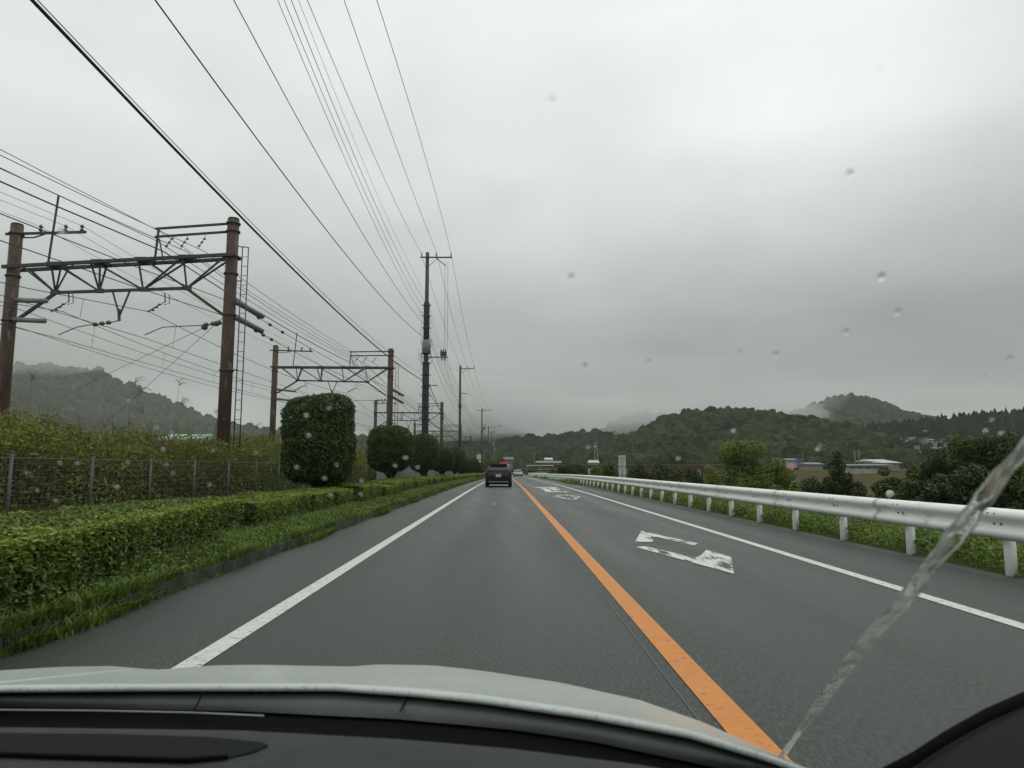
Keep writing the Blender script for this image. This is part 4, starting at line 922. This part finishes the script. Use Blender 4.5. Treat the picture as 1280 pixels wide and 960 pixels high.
# ------------------------------------------------------------------ cars
def car(name, loc, rz, paint, label, back=True, L_=4.3, Wd=1.74, Ht=1.49):
    t = empty(name, loc, label, 'car', rz=rz); w = Wd/2
    # stations from the tail (y=0) to the nose; each: y, underside, belt height, belt half width, roof height, roof half width
    S = [(0.0, .42, .70, w*.86, .72, w*.80), (.05, .30, .90, w*.95, .94, w*.86), (.12, .26, .98, w*.99, 1.05, w*.84), (.30, .24, 1.00, w, Ht-.16, w*.70), (.48, .23, 1.0, w, Ht-.05, w*.68), (.9, .23, .99, w, Ht, w*.67), (1.6, .22, .97, w, Ht, w*.68),
         (2.3, .22, .95, w, Ht-.04, w*.68), (2.75, .22, .94, w, Ht-.26, w*.72), (3.2, .22, .93, w*.99, .97, w*.84), (3.7, .23, .86, w*.97, .90, w*.80), (4.1, .25, .72, w*.90, .78, w*.72), (4.3, .32, .55, w*.78, .60, w*.62)]
    rows = []
    for y, zb, zbelt, bw, zroof, rw in S:
        y = y*L_/4.3
        half = [(0, zb), (bw*.80, zb), (bw*.97, zb+.07), (bw, (zb+zbelt)/2), (bw*.97, zbelt), (rw+(bw*.97-rw)*.35, zbelt+(zroof-zbelt)*.62), (rw, zroof-.05*(zroof-zbelt)-.015), (rw*.82, zroof), (0, zroof+.012)]
        rows.append([(x, y, z_) for x, z_ in half]+[(-x, y, z_) for x, z_ in reversed(half[1:-1])]+[(half[0][0], y, half[0][1])])
    mb = MB().grid(rows); mb.add(rows[0][:-1], [tuple(range(len(rows[0])-1))]); mb.add(rows[-1][:-1], [tuple(reversed(range(len(rows[0])-1)))])
    mb.build('body', paint, t)
    def panel(nm, pts, m, off, th=.012):
        a = [Vector(p)+Vector(off) for p in pts]; b = [p-Vector(off).normalized()*th*3 for p in a]; n = len(a)
        MB().add(a+b, [tuple(range(n)), tuple(reversed(range(n, 2*n)))]+[(i, i+n, (i+1) % n+n, (i+1) % n) for i in range(n)]).build(nm, m, t)
    panel('rear_window', [(-w*.74, .14, 1.07), (w*.74, .14, 1.07), (w*.63, .33, Ht-.17), (-w*.63, .33, Ht-.17)], M['glass_dark'], (0, -.035, .02))
    panel('spoiler', [(-w*.66, .25, Ht-.13), (w*.66, .25, Ht-.13), (w*.64, .55, Ht-.02), (-w*.64, .55, Ht-.02)], M['black'], (0, -.03, .03))
    panel('windscreen', [(-w*.66, 2.55, Ht-.14), (w*.66, 2.55, Ht-.14), (w*.78, 3.14, 1.02), (-w*.78, 3.14, 1.02)], M['glass_dark'], (0, .03, .045))
    for s in (-1, 1):
        MB().add([(s*w*.86, .02, .90), (s*w*.97, .06, .90), (s*w*.985, .16, .86), (s*w*.90, .20, 1.16), (s*w*.84, .14, 1.14), (s*w*.84, .04, .98)], [(0, 1, 2, 3, 4, 5)]).add([(s*w*.86, -.03, .90), (s*w*.99, .0, .90), (s*w*1.01, .1, .86), (s*w*.93, .12, 1.16), (s*w*.84, .04, 1.14), (s*w*.84, -.03, .98)], [(0, 1, 2, 3, 4, 5), (5, 4, 3, 2, 1, 0)]).build('tail_light', M['lamp_red'], t)
        MB().add([(s*w*.60, 4.12*L_/4.3, .60), (s*w*.86, 3.98*L_/4.3, .60), (s*w*.90, 3.9*L_/4.3, .74), (s*w*.62, 4.1*L_/4.3, .74), (s*w*.60, 4.24*L_/4.3, .62), (s*w*.87, 4.06*L_/4.3, .62), (s*w*.91, 3.98*L_/4.3, .76), (s*w*.62, 4.2*L_/4.3, .76)], [(0,1,2,3),(4,5,6,7),(0,1,5,4),(2,3,7,6),(1,2,6,5)]).build('headlight', M['sign_white'], t)
        MB().tube([(s*w*.95, 2.65, 1.02), (s*(w+.13), 2.6, 1.05)], [.05, .08], 8).build('wing_mirror', paint, t)
        panel('side_window', [(s*(w*.92), .75, 1.03), (s*(w*.92), 2.7, 1.01), (s*w*.76, 2.35, Ht-.16), (s*w*.75, .95, Ht-.14)], M['glass_dark'], (s*.02, 0, .01))
        for yy_ in (.78, 3.45):
            wh = MB().tube([(s*(w-.20), yy_*L_/4.3, .31), (s*(w+.005), yy_*L_/4.3, .31)], .31, 18).build('wheel', M['rubber'], t)
            MB().tube([(s*(w-.01), yy_*L_/4.3, .31), (s*(w+.015), yy_*L_/4.3, .31)], .19, 14).build('rim', M['galv'], wh)
    MB().box(-.17, .17, -.045, -.02, .66, .82).build('licence_plate', M['sign_white'], t)
    MB().box(-w*.88, w*.88, .06, L_-.3, .17, .34).build('underbody', M['black'], t)
    MB().box(-w*.74, w*.74, -.05, .0, .315, .37).build('bumper_strip', M['chrome'], t)
    MB().box(-w*.9, w*.9, -.028, .01, .24, .56).build('bumper', paint, t)
    MB().box(-.3, .3, -.03, .0, .86, .885).build('tailgate_trim', M['chrome'], t)
    return t
car('hatchback_car', (-.43, 47., zr(47)), 0, M['car_dark'], 'dark hatchback driving ahead in our lane, seen from behind')
car('oncoming_car', (2.75, 152, zr(152)), math.pi, M['car_silver'], 'silver car coming towards us in the right lane, nearest of the two')
car('oncoming_car', (2.95, 181, zr(181)), math.pi, M['car_white'], 'white car far off behind the silver oncoming one')

# ------------------------------------------------------------------ far buildings
def house(name, x, y, zb, w, d, h, roof, wall, label, rh=None, rz=0, group=None, wins=2, cat='house'):
    t = empty(name, (x, y, zb), label, cat, group, rz); rh = rh or h*.35
    MB().box(-w/2, w/2, -d/2, d/2, -1.2, h).build('wall', wall, t)
    e_ = .06*w+.25
    mb = MB(); a, b = w/2+e_, d/2+e_
    vs = [(-a,-b,h-.02),(a,-b,h-.02),(a,b,h-.02),(-a,b,h-.02),(-a*.94,0,h+rh),(a*.94,0,h+rh),(-a,-b,h+.15),(a,-b,h+.15),(a,b,h+.15),(-a,b,h+.15)]
    mb.add(vs, [(0,3,2,1),(0,1,7,6),(1,2,8,7),(2,3,9,8),(3,0,6,9),(6,7,5,4),(8,9,4,5),(7,8,5),(9,6,4)]); mb.build('roof', roof, t)
    for k in range(wins):
        x_ = -w/2+w*(k+.5)/wins; f = MB().box(x_-w*.09-.1, x_+w*.09+.1, -d/2-.06, -d/2+.02, h*.38-.1, h*.72+.1).build('window', M['sign_white'], t)
        MB().box(x_-w*.09, x_+w*.09, -d/2-.09, -d/2-.062, h*.38, h*.72).build('pane', M['window'], f)
    return t
VG = 'village houses on the hillside'
vill = [(1117, 557, 7, 'roof_grey', 'wall_cream', 'tiny grey roofed house between the two leftmost village houses'), (1127, 567, 7, 'roof_pale', 'wall_white', 'tiny pale house at the bottom of the village, left of centre'), (1141, 551, 7, 'roof_pale', 'wall_white', 'tiny pale house at the top of the village, left of the brown roofed one'), (1149, 568, 7, 'roof_pale', 'wall_cream', 'tiny pale roofed cream house at the bottom centre of the village'), (1177, 563, 7, 'roof_pale', 'wall_white', 'tiny pale house at the lower right edge of the village'), (1184, 559, 7, 'roof_grey', 'wall_white', 'tiny grey roofed house at the far right of the village'), (1112, 561, 11, 'roof_pale', 'wall_white', 'pale grey roofed house at the left end of the hillside village'), (1123, 553, 10, 'roof_pale', 'wall_white', 'small pale house above the left end of the hillside village'), (1130, 561, 11, 'roof_grey', 'wall_white', 'white walled house with dark roof in the lower row of the village'),
        (1137, 556, 9, 'roof_pale', 'wall_cream', 'cream house with a pale roof in the middle of the village'), (1146, 562, 9, 'roof_grey', 'wall_white', 'white house in the lower row, right of the dark-roofed one'), (1156, 553, 10, 'roof_brown', 'wall_cream', 'brown roofed house in the top row of the village'),
        (1163, 554, 11, 'roof_pale', 'wall_white', 'bright pale roofed house at the top of the village'), (1172, 558, 9, 'roof_grey', 'wall_white', 'grey roofed house near the right end of the village'), (1180, 553, 9, 'roof_brown', 'wall_cream', 'brown roofed cream house at the upper right end of the village'),
        (1152, 559, 8, 'roof_grey', 'wall_cream', 'small cream house between the two rows of the village'), (1168, 565, 9, 'roof_pale', 'wall_white', 'pale house low at the right of the village, just above the trees'), (1119, 566, 9, 'roof_brown', 'wall_white', 'brown roofed white house lowest on the left of the village'), (1156, 542, 8, 'roof_pale', 'wall_white', 'single white house high on the hillside above the village')]
for px, py, w, rf_, wl, lb in vill:
    p = onhill(px, py+3) or at(px, py+3, 400); k_ = p.y/FPX*w*random.uniform(.50, .80)
    house('village_house', p.x, p.y, p.z+2.2, k_, k_*.7, k_*.42, M[rf_], M[wl], lb, rz=random.uniform(-.3, .3), group=VG)
def bld(name, px0, px1, pytop, pybase, Y, roof, wall, label, rh=.3, d=8, wins=3, **k):
    a = at(px0, pybase, Y); b = at(px1, pytop, Y); return house(name, (a.x+b.x)/2, Y+d/2, a.z, b.x-a.x, d, (b.z-a.z)/(1+rh), M[roof], M[wall], label, rh=(b.z-a.z)*rh/(1+rh), wins=wins, **k)
bld('farm_building', 1060, 1110, 580.5, 588, 200, 'roof_pale', 'wall_white', 'long low white shed at the edge of the brown field', .2, 8, 5, cat='building')
bld('farm_building', 1090, 1112, 574, 582, 215, 'roof_pale', 'wall_cream', 'building with a pale green roof behind the long white shed', .6, 9, 2, cat='building')
bld('farm_building', 1103, 1124, 576, 584, 210, 'roof_pale', 'wall_cream', 'second pale green roofed building, right of the first behind the shed', .6, 9, 2, cat='building')
bld('shop', 985, 996, 573, 581, 300, 'roof_grey', 'wall_white', 'white shop with a grey roof between the willow and the conical tree', .4, 8, 2, cat='building')
bld('shop', 1010, 1028, 578, 586, 260, 'roof_grey', 'wall_cream', 'low cream building left of the conical tree', .5, 8, 2, cat='building')
def board(name, px0, px1, py0, py1, Y, m, label, legs=True):
    a = at(px0, py1, Y); b = at(px1, py0, Y); zb = zg((a.x+b.x)/2, Y)
    t = empty(name, ((a.x+b.x)/2, Y, zb), label, 'sign'); w = b.x-a.x
    MB().box(-w/2, w/2, -.08, .08, a.z-zb, b.z-zb).build('sign_panel', m, t)
    for s in (-.35, .35): MB().tube([(s*w, .12, -.3), (s*w, .12, a.z-zb+.4)], .1, 8).build('post', M['galv'], t)
    return t
board('billboard', 996, 1004, 573, 582, 285, M['blue'], 'blue signboard beside the white shop')
board('billboard', 985, 992, 579, 587, 270, M['sign_pink'], 'pink signboard in front of the white shop')
board('billboard', 976, 980, 574, 577, 280, M['sign_red'], 'tiny red sign left of the white shop')
board('billboard', 592, 602, 575, 580, 152, M['sign_yellow'], 'cream coloured signboard beyond the end of the clipped trees')
board('billboard', 596, 602, 568, 574, 158, M['sign_white'], 'small white sign above the cream signboard')
board('billboard', 625, 635, 577, 582, 245, M['sign_red'], 'red shop sign just above the roof of the dark car')
board('billboard', 629, 637, 580, 584, 240, M['sign_pink'], 'pink and white shop sign below the red one above the dark car')
bld('shop', 625, 641, 571, 583, 300, 'roof_blue', 'roof_grey', 'dark building with a blue roof at the far end of the road', .5, 8, 2, cat='building')
bld('shop', 672, 700, 576, 584, 320, 'roof_grey', 'wall_cream', 'long low house behind the red-brown bridge', .5, 8, 3, cat='building')
bld('house', 682, 690, 572, 582, 330, 'roof_pale', 'wall_white', 'small white gabled house above the red-brown bridge', .4, 6, 1)
bld('house', 738, 748, 575, 588, 250, 'roof_pale', 'wall_white', 'white house at the foot of the lattice tower', .4, 7, 1)
bld('house', 200, 246, 541, 562, 62, 'roof_green', 'wall_cream', 'house with a pale green roof hidden in the weeds beyond the railway', 1.2, 5, 1)
# lattice tower
lt = at(745, 552, 255); tb = zg(lt.x, 255); lw = empty('lattice_tower', (lt.x, 255, tb), 'slender grey lattice tower beside the white house', 'tower'); H = lt.z-tb
for sx_ in (-1, 1):
    for sy_ in (-1, 1): MB().bar((sx_*.9, sy_*.9, 0), (sx_*.4, sy_*.4, H), .14).build('leg', M['galv'], lw)
for k in range(12):
    z0, z1 = H*k/12, H*(k+1)/12; w0, w1 = .9-.5*k/12, .9-.5*(k+1)/12; s = 1 if k % 2 else -1
    for sy_ in (-1, 1): MB().bar((-s*w0, sy_*w0, z0), (s*w1, sy_*w1, z1), .09).build('brace', M['galv'], lw)
MB().tube([(-.4, -.5, H-1.8), (-.4, -.7, H-1.8)], .4, 12).build('dish_antenna', M['sign_white'], lw)
# red-brown girder bridge far right of the road
a = at(662, 583.5, 235); b = at(905, 583.5, 235); br = empty('girder_bridge', (a.x, 235, zg(a.x, 235)), 'long low red-brown girder bridge behind the scrub', 'bridge'); hb = a.z-zg(a.x, 235); Lb = b.x-a.x
MB().box(0, Lb, 0, .5, hb-.6, hb+.6).build('girder', M['bridge_red'], br); MB().box(-.1, Lb+.1, -.25, 3.6, hb+.603, hb+.75).build('deck', M['concrete'], br)
for k in range(9): MB().box(Lb*k/8-.5, Lb*k/8+.5, .2, 3.2, -1, hb-.605).build('pier', M['concrete'], br)
for k in range(40): MB().box(Lb*(k+.5)/40-.06, Lb*(k+.5)/40+.06, -.1, -.003, hb-.55, hb+.55).build('stiffener', M['bridge_red'], br)
a = at(658, 582, 185); bb = at(692, 582, 185); gb = empty('pipe_rail', (a.x, 185, zg(a.x, 185)), 'white horizontal pipe on slim posts beyond the end of the guardrail', 'pipe'); w = bb.x-a.x; hz = a.z-zg(a.x, 185)
MB().tube([(0, 0, hz), (w, 0, hz)], .10, 10).build('pipe', M['sign_white'], gb)
for x_ in (0.1, w*.5, w-.1): MB().tube([(x_, 0, -.3), (x_, 0, hz-.08)], .06, 8).build('post', M['galv'], gb)
for k, (px, py, Y) in enumerate(((1068, 563, 205), (1073, 562, 207), (1003, 565, 280), (668, 565, 300))):
    p = at(px, py, Y); zb = zg(p.x, Y); t = empty('distant_pole', (p.x, Y, zb), ('left one of two timber-coloured poles behind the long white shed', 'right one of two timber-coloured poles behind the long white shed', 'distant pole beside the blue signboard', 'distant pole beyond the bend of the road')[k], 'utility pole')
    MB().tube([(0, 0, 0), (0, 0, p.z-zb)], .2, 8).build('pole', M['weed_dry'], t); MB().bar((-.9, 0, p.z-zb-.6), (.9, 0, p.z-zb-.6), .12).build('crossarm', M['steel'], t)

# ------------------------------------------------------------------ our own car
oc = empty('own_car', (0, 0, 0), 'white car we sit in: its wet bonnet, black cowl and dark dashboard across the bottom', 'car')
def resamp(P, xs_):
    px = [p[0] for p in P]; py = [p[1] for p in P]; return [(x, float(np.interp(x, px, py))) for x in xs_]
XS = list(np.linspace(-330, 1012, 90))
rear = [(-330, 872), (-100, 862), (0, 858.5), (200, 857), (420, 857), (520, 864), (600, 872), (740, 892), (860, 914), (960, 943), (1012, 962)]
crest = [(-330, 862), (-100, 846), (0, 838), (75, 833.5), (140, 832.5), (180, 836), (205, 837), (232, 834), (275, 831.5), (330, 831), (400, 832.5), (440, 833), (470, 830.5), (540, 831.5), (600, 838), (700, 853), (800, 875), (880, 903), (950, 935), (1012, 961)]
ra = resamp(rear, XS); cr = resamp(crest, XS); rows = []
NR = 12
for k in range(NR+1):
    t = k/NR; row = []
    for (x, y0), (_, y1) in zip(ra, cr):
        zz = .93-.13*t; sw = math.sin(t*math.pi)*.0
        row.append(atz(x, y0+(y1-y0)*(t**.8), zz))
    rows.append(row)
last = rows[-1]; prev = rows[-2]
for dy, dz in ((.12, .045), (.30, .12), (.5, .24), (.6, .42)):
    rows.append([Vector((p.x, p.y+dy, p.z-dz)) for p in last])
first_lip = [Vector((p.x, p.y-.001, p.z-.007)) for p in rows[0]]
MB().grid([first_lip]+[[Vector((p.x, p.y-.004, p.z-.004)) for p in rows[0]]]+rows).build('bonnet', M['bonnet'], oc)
def onbonnet(x, y):
    y0, y1 = np.interp(x, [p[0] for p in rear], [p[1] for p in rear]), np.interp(x, [p[0] for p in crest], [p[1] for p in crest])
    t = max(0, (y-y0)/(y1-y0))**(1/.8); return atz(x, y, .93-.13*t)
for cr_ in ([(-60, 858), (10, 852), (60, 847), (110, 842), (150, 838), (185, 837)],):
    MB().tube([onbonnet(*p)-Vector((0, 0, .0022)) for p in cr_], .0034, 8).build('bonnet_crease', M['bonnet'], oc)
# cowl under the bonnet's rear edge
c0 = resamp([(x, y-1.5) for x, y in rear], XS); c1 = resamp([(-330, 900), (-100, 889), (0, 884), (300, 889), (500, 899), (640, 912), (740, 927), (860, 952), (1012, 985)], XS)
rows = []
for k in range(7):
    t = k/6; rows.append([atz(x, y0+(max(y1, y0+8)-y0)*t, .921-.018*t+.004*math.sin(t*math.pi)) for (x, y0), (_, y1) in zip(c0, c1)])
MB().grid(rows).build('cowl', M['cowl'], oc)
for px in (246, 504):
    MB().bar(atz(px+8, 866, .9235), atz(px-4, 889, .9135), .0016).build('cowl_joint', M['black'], oc)
MB().tube([atz(x, y-3, .906) for x, y in resamp([(395, 878), (410, 874), (425, 880)], [395, 403, 410, 418, 425])], [.003, .005, .006, .005, .003], 8).build('washer_nozzle', M['dash_dark'], oc)
MB().tube([atz(x, y, .908) for x, y in ((-150, 884), (0, 887.5), (120, 888.5), (240, 891), (330, 895))], .0012, 6).build('wiper_arm', M['chrome'], oc)
# black ceramic band at the base of the glass
c2 = resamp([(-330, 918), (-100, 908), (0, 905), (300, 910), (500, 922), (640, 934), (800, 955), (1012, 990)], XS)
MB().grid([[atz(x, y-2, .900) for x, y in c1], [atz(x, y+14, .895) for x, y in c2]]).build('windscreen_seal', M['black'], oc)
# dashboard
d0 = [[atz(x, y+dy, zz) for x, y in resamp([(-330, 920), (-100, 911), (0, 909), (300, 913), (500, 924), (640, 936), (800, 956), (1012, 992), (1200, 1050), (1400, 1130)], list(np.linspace(-330, 1400, 80)))] for dy, zz in ((6, .900), (1, .925), (0, .935), (3, .942), (8, .945), (40, .946), (110, .94), (300, .91))]
d0.append([Vector((p.x, p.y-.15, p.z-.2)) for p in d0[-1]]); MB().grid(d0).build('dashboard', M['dash'], oc)
vp = [(-120, 917), (0, 916), (150, 917.5), (260, 921), (325, 927), (335, 931), (318, 939), (285, 947), (235, 951.5), (150, 949), (0, 944), (-120, 942)]
rc = MB().add([atz(x, y, .9475) for x, y in vp]+[atz(x, y, .9475)-Vector((0, 0, .012)) for x, y in vp], [tuple(range(len(vp)))]+[(i, i+len(vp), (i+1) % len(vp)+len(vp), (i+1) % len(vp)) for i in range(len(vp))]).build('vent_recess', M['dash_dark'], oc)
MB().tube([atz(x, y, .949) for x, y in ((-120, 941), (0, 943), (150, 947.5), (235, 950), (285, 946))], .0022, 6).build('defroster_slot', M['black'], oc)
# driver's door and pillar foot, lower right
ed = [(1060, 985), (1100, 961), (1140, 940), (1180, 914), (1230, 886), (1280, 864), (1340, 842), (1420, 815)]
rw_ = [[atz(x, y, .975) for x, y in ed], [atz(x+3, y+9, .972) for x, y in ed], [atz(x+5, y+17, .965) for x, y in ed]]
MB().grid(rw_).build('window_seal', M['black'], oc)
rw2 = [[atz(x+5, y+17, .962) for x, y in ed], [atz(x+12, y+26, .968) for x, y in ed], [atz(x+40, y+80, .965) for x, y in ed], [atz(x+90, y+220, .95) for x, y in ed]]
MB().grid(rw2).build('door_trim', M['dash_dark'], oc)
# cabin shell: roof, doors, seat side (out of the picture, shades the dashboard)
rows = []
for yv in (.16, .12, -.1, -.5, -1.0, -1.5, -1.9, -2.3):
    zc = {.16: 1.405, .12: 1.43}.get(yv, 1.46 if yv > -1.6 else 1.46-.35*(-1.5-yv)); rows.append([(x, yv, zc-.10*abs((x+.4)/.75)**3) for x in np.linspace(-1.15, .35, 12)])
MB().grid(rows).grid([[(a, b, c+.04) for a, b, c in r_] for r_ in rows]).build('roof', M['bonnet'], oc)
for x_, n_ in ((.47, 'door'), (-1.27, 'door')): MB().box(x_-.03, x_+.03, -1.9, .35, .25, .9).build(n_, M['bonnet'], oc)
for x0, x1 in ((.62, .50), (-1.26, -1.12)):
    MB().tube([(x0, .75, .90), ((x0+x1)/2+.01, .45, 1.2), (x1, .12, 1.40)], .022, 8).build('pillar', M['black'], oc)
# windscreen
GS = .65; gy0, gz0 = .84, .915
def onglass(px, py, off=0.):
    d = ray(px, py); t = (gz0+GS*gy0-EYE)/(d.z+GS*d.y); return Vector((0, 0, EYE))+d*(t*(1+off))
wl = MB(); q = [(-1.22, gy0, gz0), (.47, gy0, gz0), (.34, .16, gz0+GS*(gy0-.16)), (-1.1, .16, gz0+GS*(gy0-.16))]; nrm = Vector((0, GS, 1)).normalized()
wl.add(q+[tuple(Vector(p)-nrm*.004) for p in q], [(0,1,2,3),(7,6,5,4),(0,4,5,1),(1,5,6,2),(2,6,7,3),(3,7,4,0)]).build('windscreen', M['clear'], oc)
# water running up the glass
cl = [(968, 956, 8.), (978, 944, 9), (992, 925, 9), (1006, 905, 11), (1024, 880, 14), (1040, 860, 16), (1060, 832, 19), (1085, 800, 21), (1110, 772, 22), (1135, 745, 23), (1160, 712, 24), (1185, 680, 27), (1210, 648, 31), (1232, 622, 33), (1250, 596, 22), (1262, 580, 21), (1285, 555, 26), (1330, 510, 26)]
def strip_water(cl, hscale, nseg, seed, wob):
    c = np.array(cl, float); s = np.concatenate([[0], np.cumsum(np.hypot(*np.diff(c[:, :2], axis=0).T))]); ss = np.linspace(0, s[-1], nseg)
    X_ = np.interp(ss, s, c[:, 0]); Y_ = np.interp(ss, s, c[:, 1]); W_ = np.interp(ss, s, c[:, 2]); tx = np.gradient(X_); ty = np.gradient(Y_); l = np.hypot(tx, ty); nx_, ny_ = -ty/l, tx/l
    top = []; bot = []; K = 30
    for i in range(nseg):
        wv = W_[i]*(1+.13*math.sin(ss[i]*.07+seed)+.05*math.sin(ss[i]*.19+seed*2)); o = wob*W_[i]*(math.sin(ss[i]*.052+seed)+.5*math.sin(ss[i]*.13+seed))
        ra_, rb_ = [], []; wv *= .84
        for k in range(K+1):
            u = 2*k/K-1; px = X_[i]+nx_[i]*(u*wv/2+o); py = Y_[i]+ny_[i]*(u*wv/2+o); p = onglass(px, py)
            mm = min(W_[i], 17)/FPX*.42; hh = hscale*mm*(max(0, 1-abs(u)**5)**.6*(.62+.02*math.sin(ss[i]*.16+u*2))+(.30*math.exp(-((u-.45*math.sin(ss[i]*.045+seed)-.2*math.sin(ss[i]*.12))/.15)**2)+.05*math.sin(ss[i]*.42+u*4)+.03*math.sin(ss[i]*.9-u*7))*max(0, 1-u*u))
            ra_.append(p+nrm*(hh+.00004)); rb_.append(p+nrm*.00002)
        top.append(ra_); bot.append(rb_)
    a_, b_, c_ = top[5][9], top[5][10], top[6][10]
    if (b_-a_).cross(c_-b_).dot(nrm) < 0: top, bot = [list(reversed(r_)) for r_ in top], [list(reversed(r_)) for r_ in bot]
    return MB().grid(top).grid([list(reversed(r_)) for r_ in bot])
strip_water(cl, .07, 260, 1.2, .04).build('water_streak', M['milky'], label='long wavy streak of rainwater running diagonally up the windscreen on the right', cat='water streak')
# raindrops
dm = MB(); rd_ = random.Random(5)
drops = [(57,172,3),(77,290,3),(145,455,3),(161,500,3.5),(122,497,3),(195,533,3),(215,540,3.2),(204,560,3.5),(75,578,3),(97,578,3.3),(33,590,3),(160,577,3),(208,580,3),(146,607,4),(267,562,3),(216,590,3),(262,605,3.2),(46,612,3),(70,625,3),(383,518,4),(412,509,3.5),(386,543,4.5),(421,580,3),(371,583,3.5),(406,597,4),(507,571,4.5),(494,581,3.5),(522,583,3.5),(452,600,3.5),(451,617,3.5),(413,618,3.5),(735,558,3.5),(770,540,3.2),(714,346,3.5),(652,415,3),(731,457,3.5),(790,449,3.5),(811,452,3.2),(770,440,3),(970,443,3.5),(964,430,3),(1058,415,3.5),(1072,352,3.5),(1102,346,4.5),(1137,344,3.5),(1122,390,3.5),(848,572,4),(917,537,4.5),(1022,560,4.5),(1025,556,3),(1232,537,4),(1252,540,4),(1240,524,3),(1062,217,4),(972,145,3.5),(690,125,3.5),(1204,170,3),(650,620,3),(617,628,4),(1262,448,3),(926,430,3),(925,440,2.5),(320,565,3),(200,690,3)]
for k in range(32): drops.append((rd_.uniform(0, 1280), rd_.uniform(60, 820), rd_.uniform(.9, 2.1)))
for px, py, r_ in [q for i, q in enumerate(drops) if q[1] > 500 or i % 2]:
    c = onglass(px, py); dist = (c-Vector((0, 0, EYE))).length; r0 = r_*(.9 if py < 500 else .68)*dist/FPX*(1 if r_ > 2.2 else .8); hgt = r0*rd_.uniform(.09, .15)*(.15 if py < 500 else .7)
    tx = Vector((1, 0, 0)); ty = nrm.cross(tx); vs = []; fs = []; n_ = 14; ex = rd_.uniform(.85, 1.2); rings = (1.0, .8, .5, .2)
    for j, q_ in enumerate(rings):
        for i in range(n_):
            a = 2*math.pi*i/n_; rr = r0*q_*(1+.06*math.sin(3*a+px)); vs.append(c+tx*math.cos(a)*rr+ty*math.sin(a)*rr*ex*1.3+nrm*(hgt*math.sqrt(max(0, 1-q_*q_))+.00003))
    for j in range(3):
        for i in range(n_): fs.append((j*n_+i, j*n_+(i+1) % n_, (j+1)*n_+(i+1) % n_, (j+1)*n_+i))
    fs.append(tuple(3*n_+i for i in range(n_))); fs.append(tuple(reversed(range(n_)))); dm.add(vs, fs, True)
dm.build('raindrops', M['water'], kind='stuff', label='small clear raindrops scattered over the windscreen', cat='raindrops')

# ------------------------------------------------------------------ air
hz_ = MB().box(-2700, 2900, -60, 3300, -30, 330).build('haze', volmat('haze_volume', .00014), kind='stuff')
def mist(cx_, cy_, cz_, rx, ry, rz_, dens, seed, label):
    V = IV2*(1+.16*snoise(IV2, 2.6, seed)+.07*snoise(IV2, 6.1, seed+4))[:, None]*np.array([rx, ry, rz_])+np.array([cx_, cy_, cz_])
    o = npmesh('mist', V, IF2, volmat('mist_volume', dens), smooth=True, kind='stuff', label=label, cat='mist'); return o
IV2, IF2 = icos(4)

mist(-640, 900, 60, 420, 120, 110, .0005, 1.0, 'grey mist lying in front of the left mountain')
mist(-780, 1050, 185, 330, 160, 50, .0035, 2.0, 'low cloud touching the top of the left mountain')
mist(-60, 700, 60, 130, 90, 34, .010, 3.0, 'mist over the wooded hill behind the far utility poles')
mist(60, 850, 62, 150, 110, 24, .009, 4.0, 'mist bank resting on the low ridge above the end of the road')
mist(190, 1000, 84, 95, 70, 22, .007, 5.0, 'cloud hiding the top of the hill in the middle distance')
mist(60, 1200, 90, 500, 120, 120, .0032, 6.0, 'pale low cloud behind the central ridges')
mist(455, 1180, 88, 70, 120, 20, .005, 7.0, 'wisp of mist on the left shoulder of the pointed peak')
mist(715, 1130, 112, 80, 100, 17, .006, 8.0, 'wisp of mist on the right shoulder of the pointed peak')
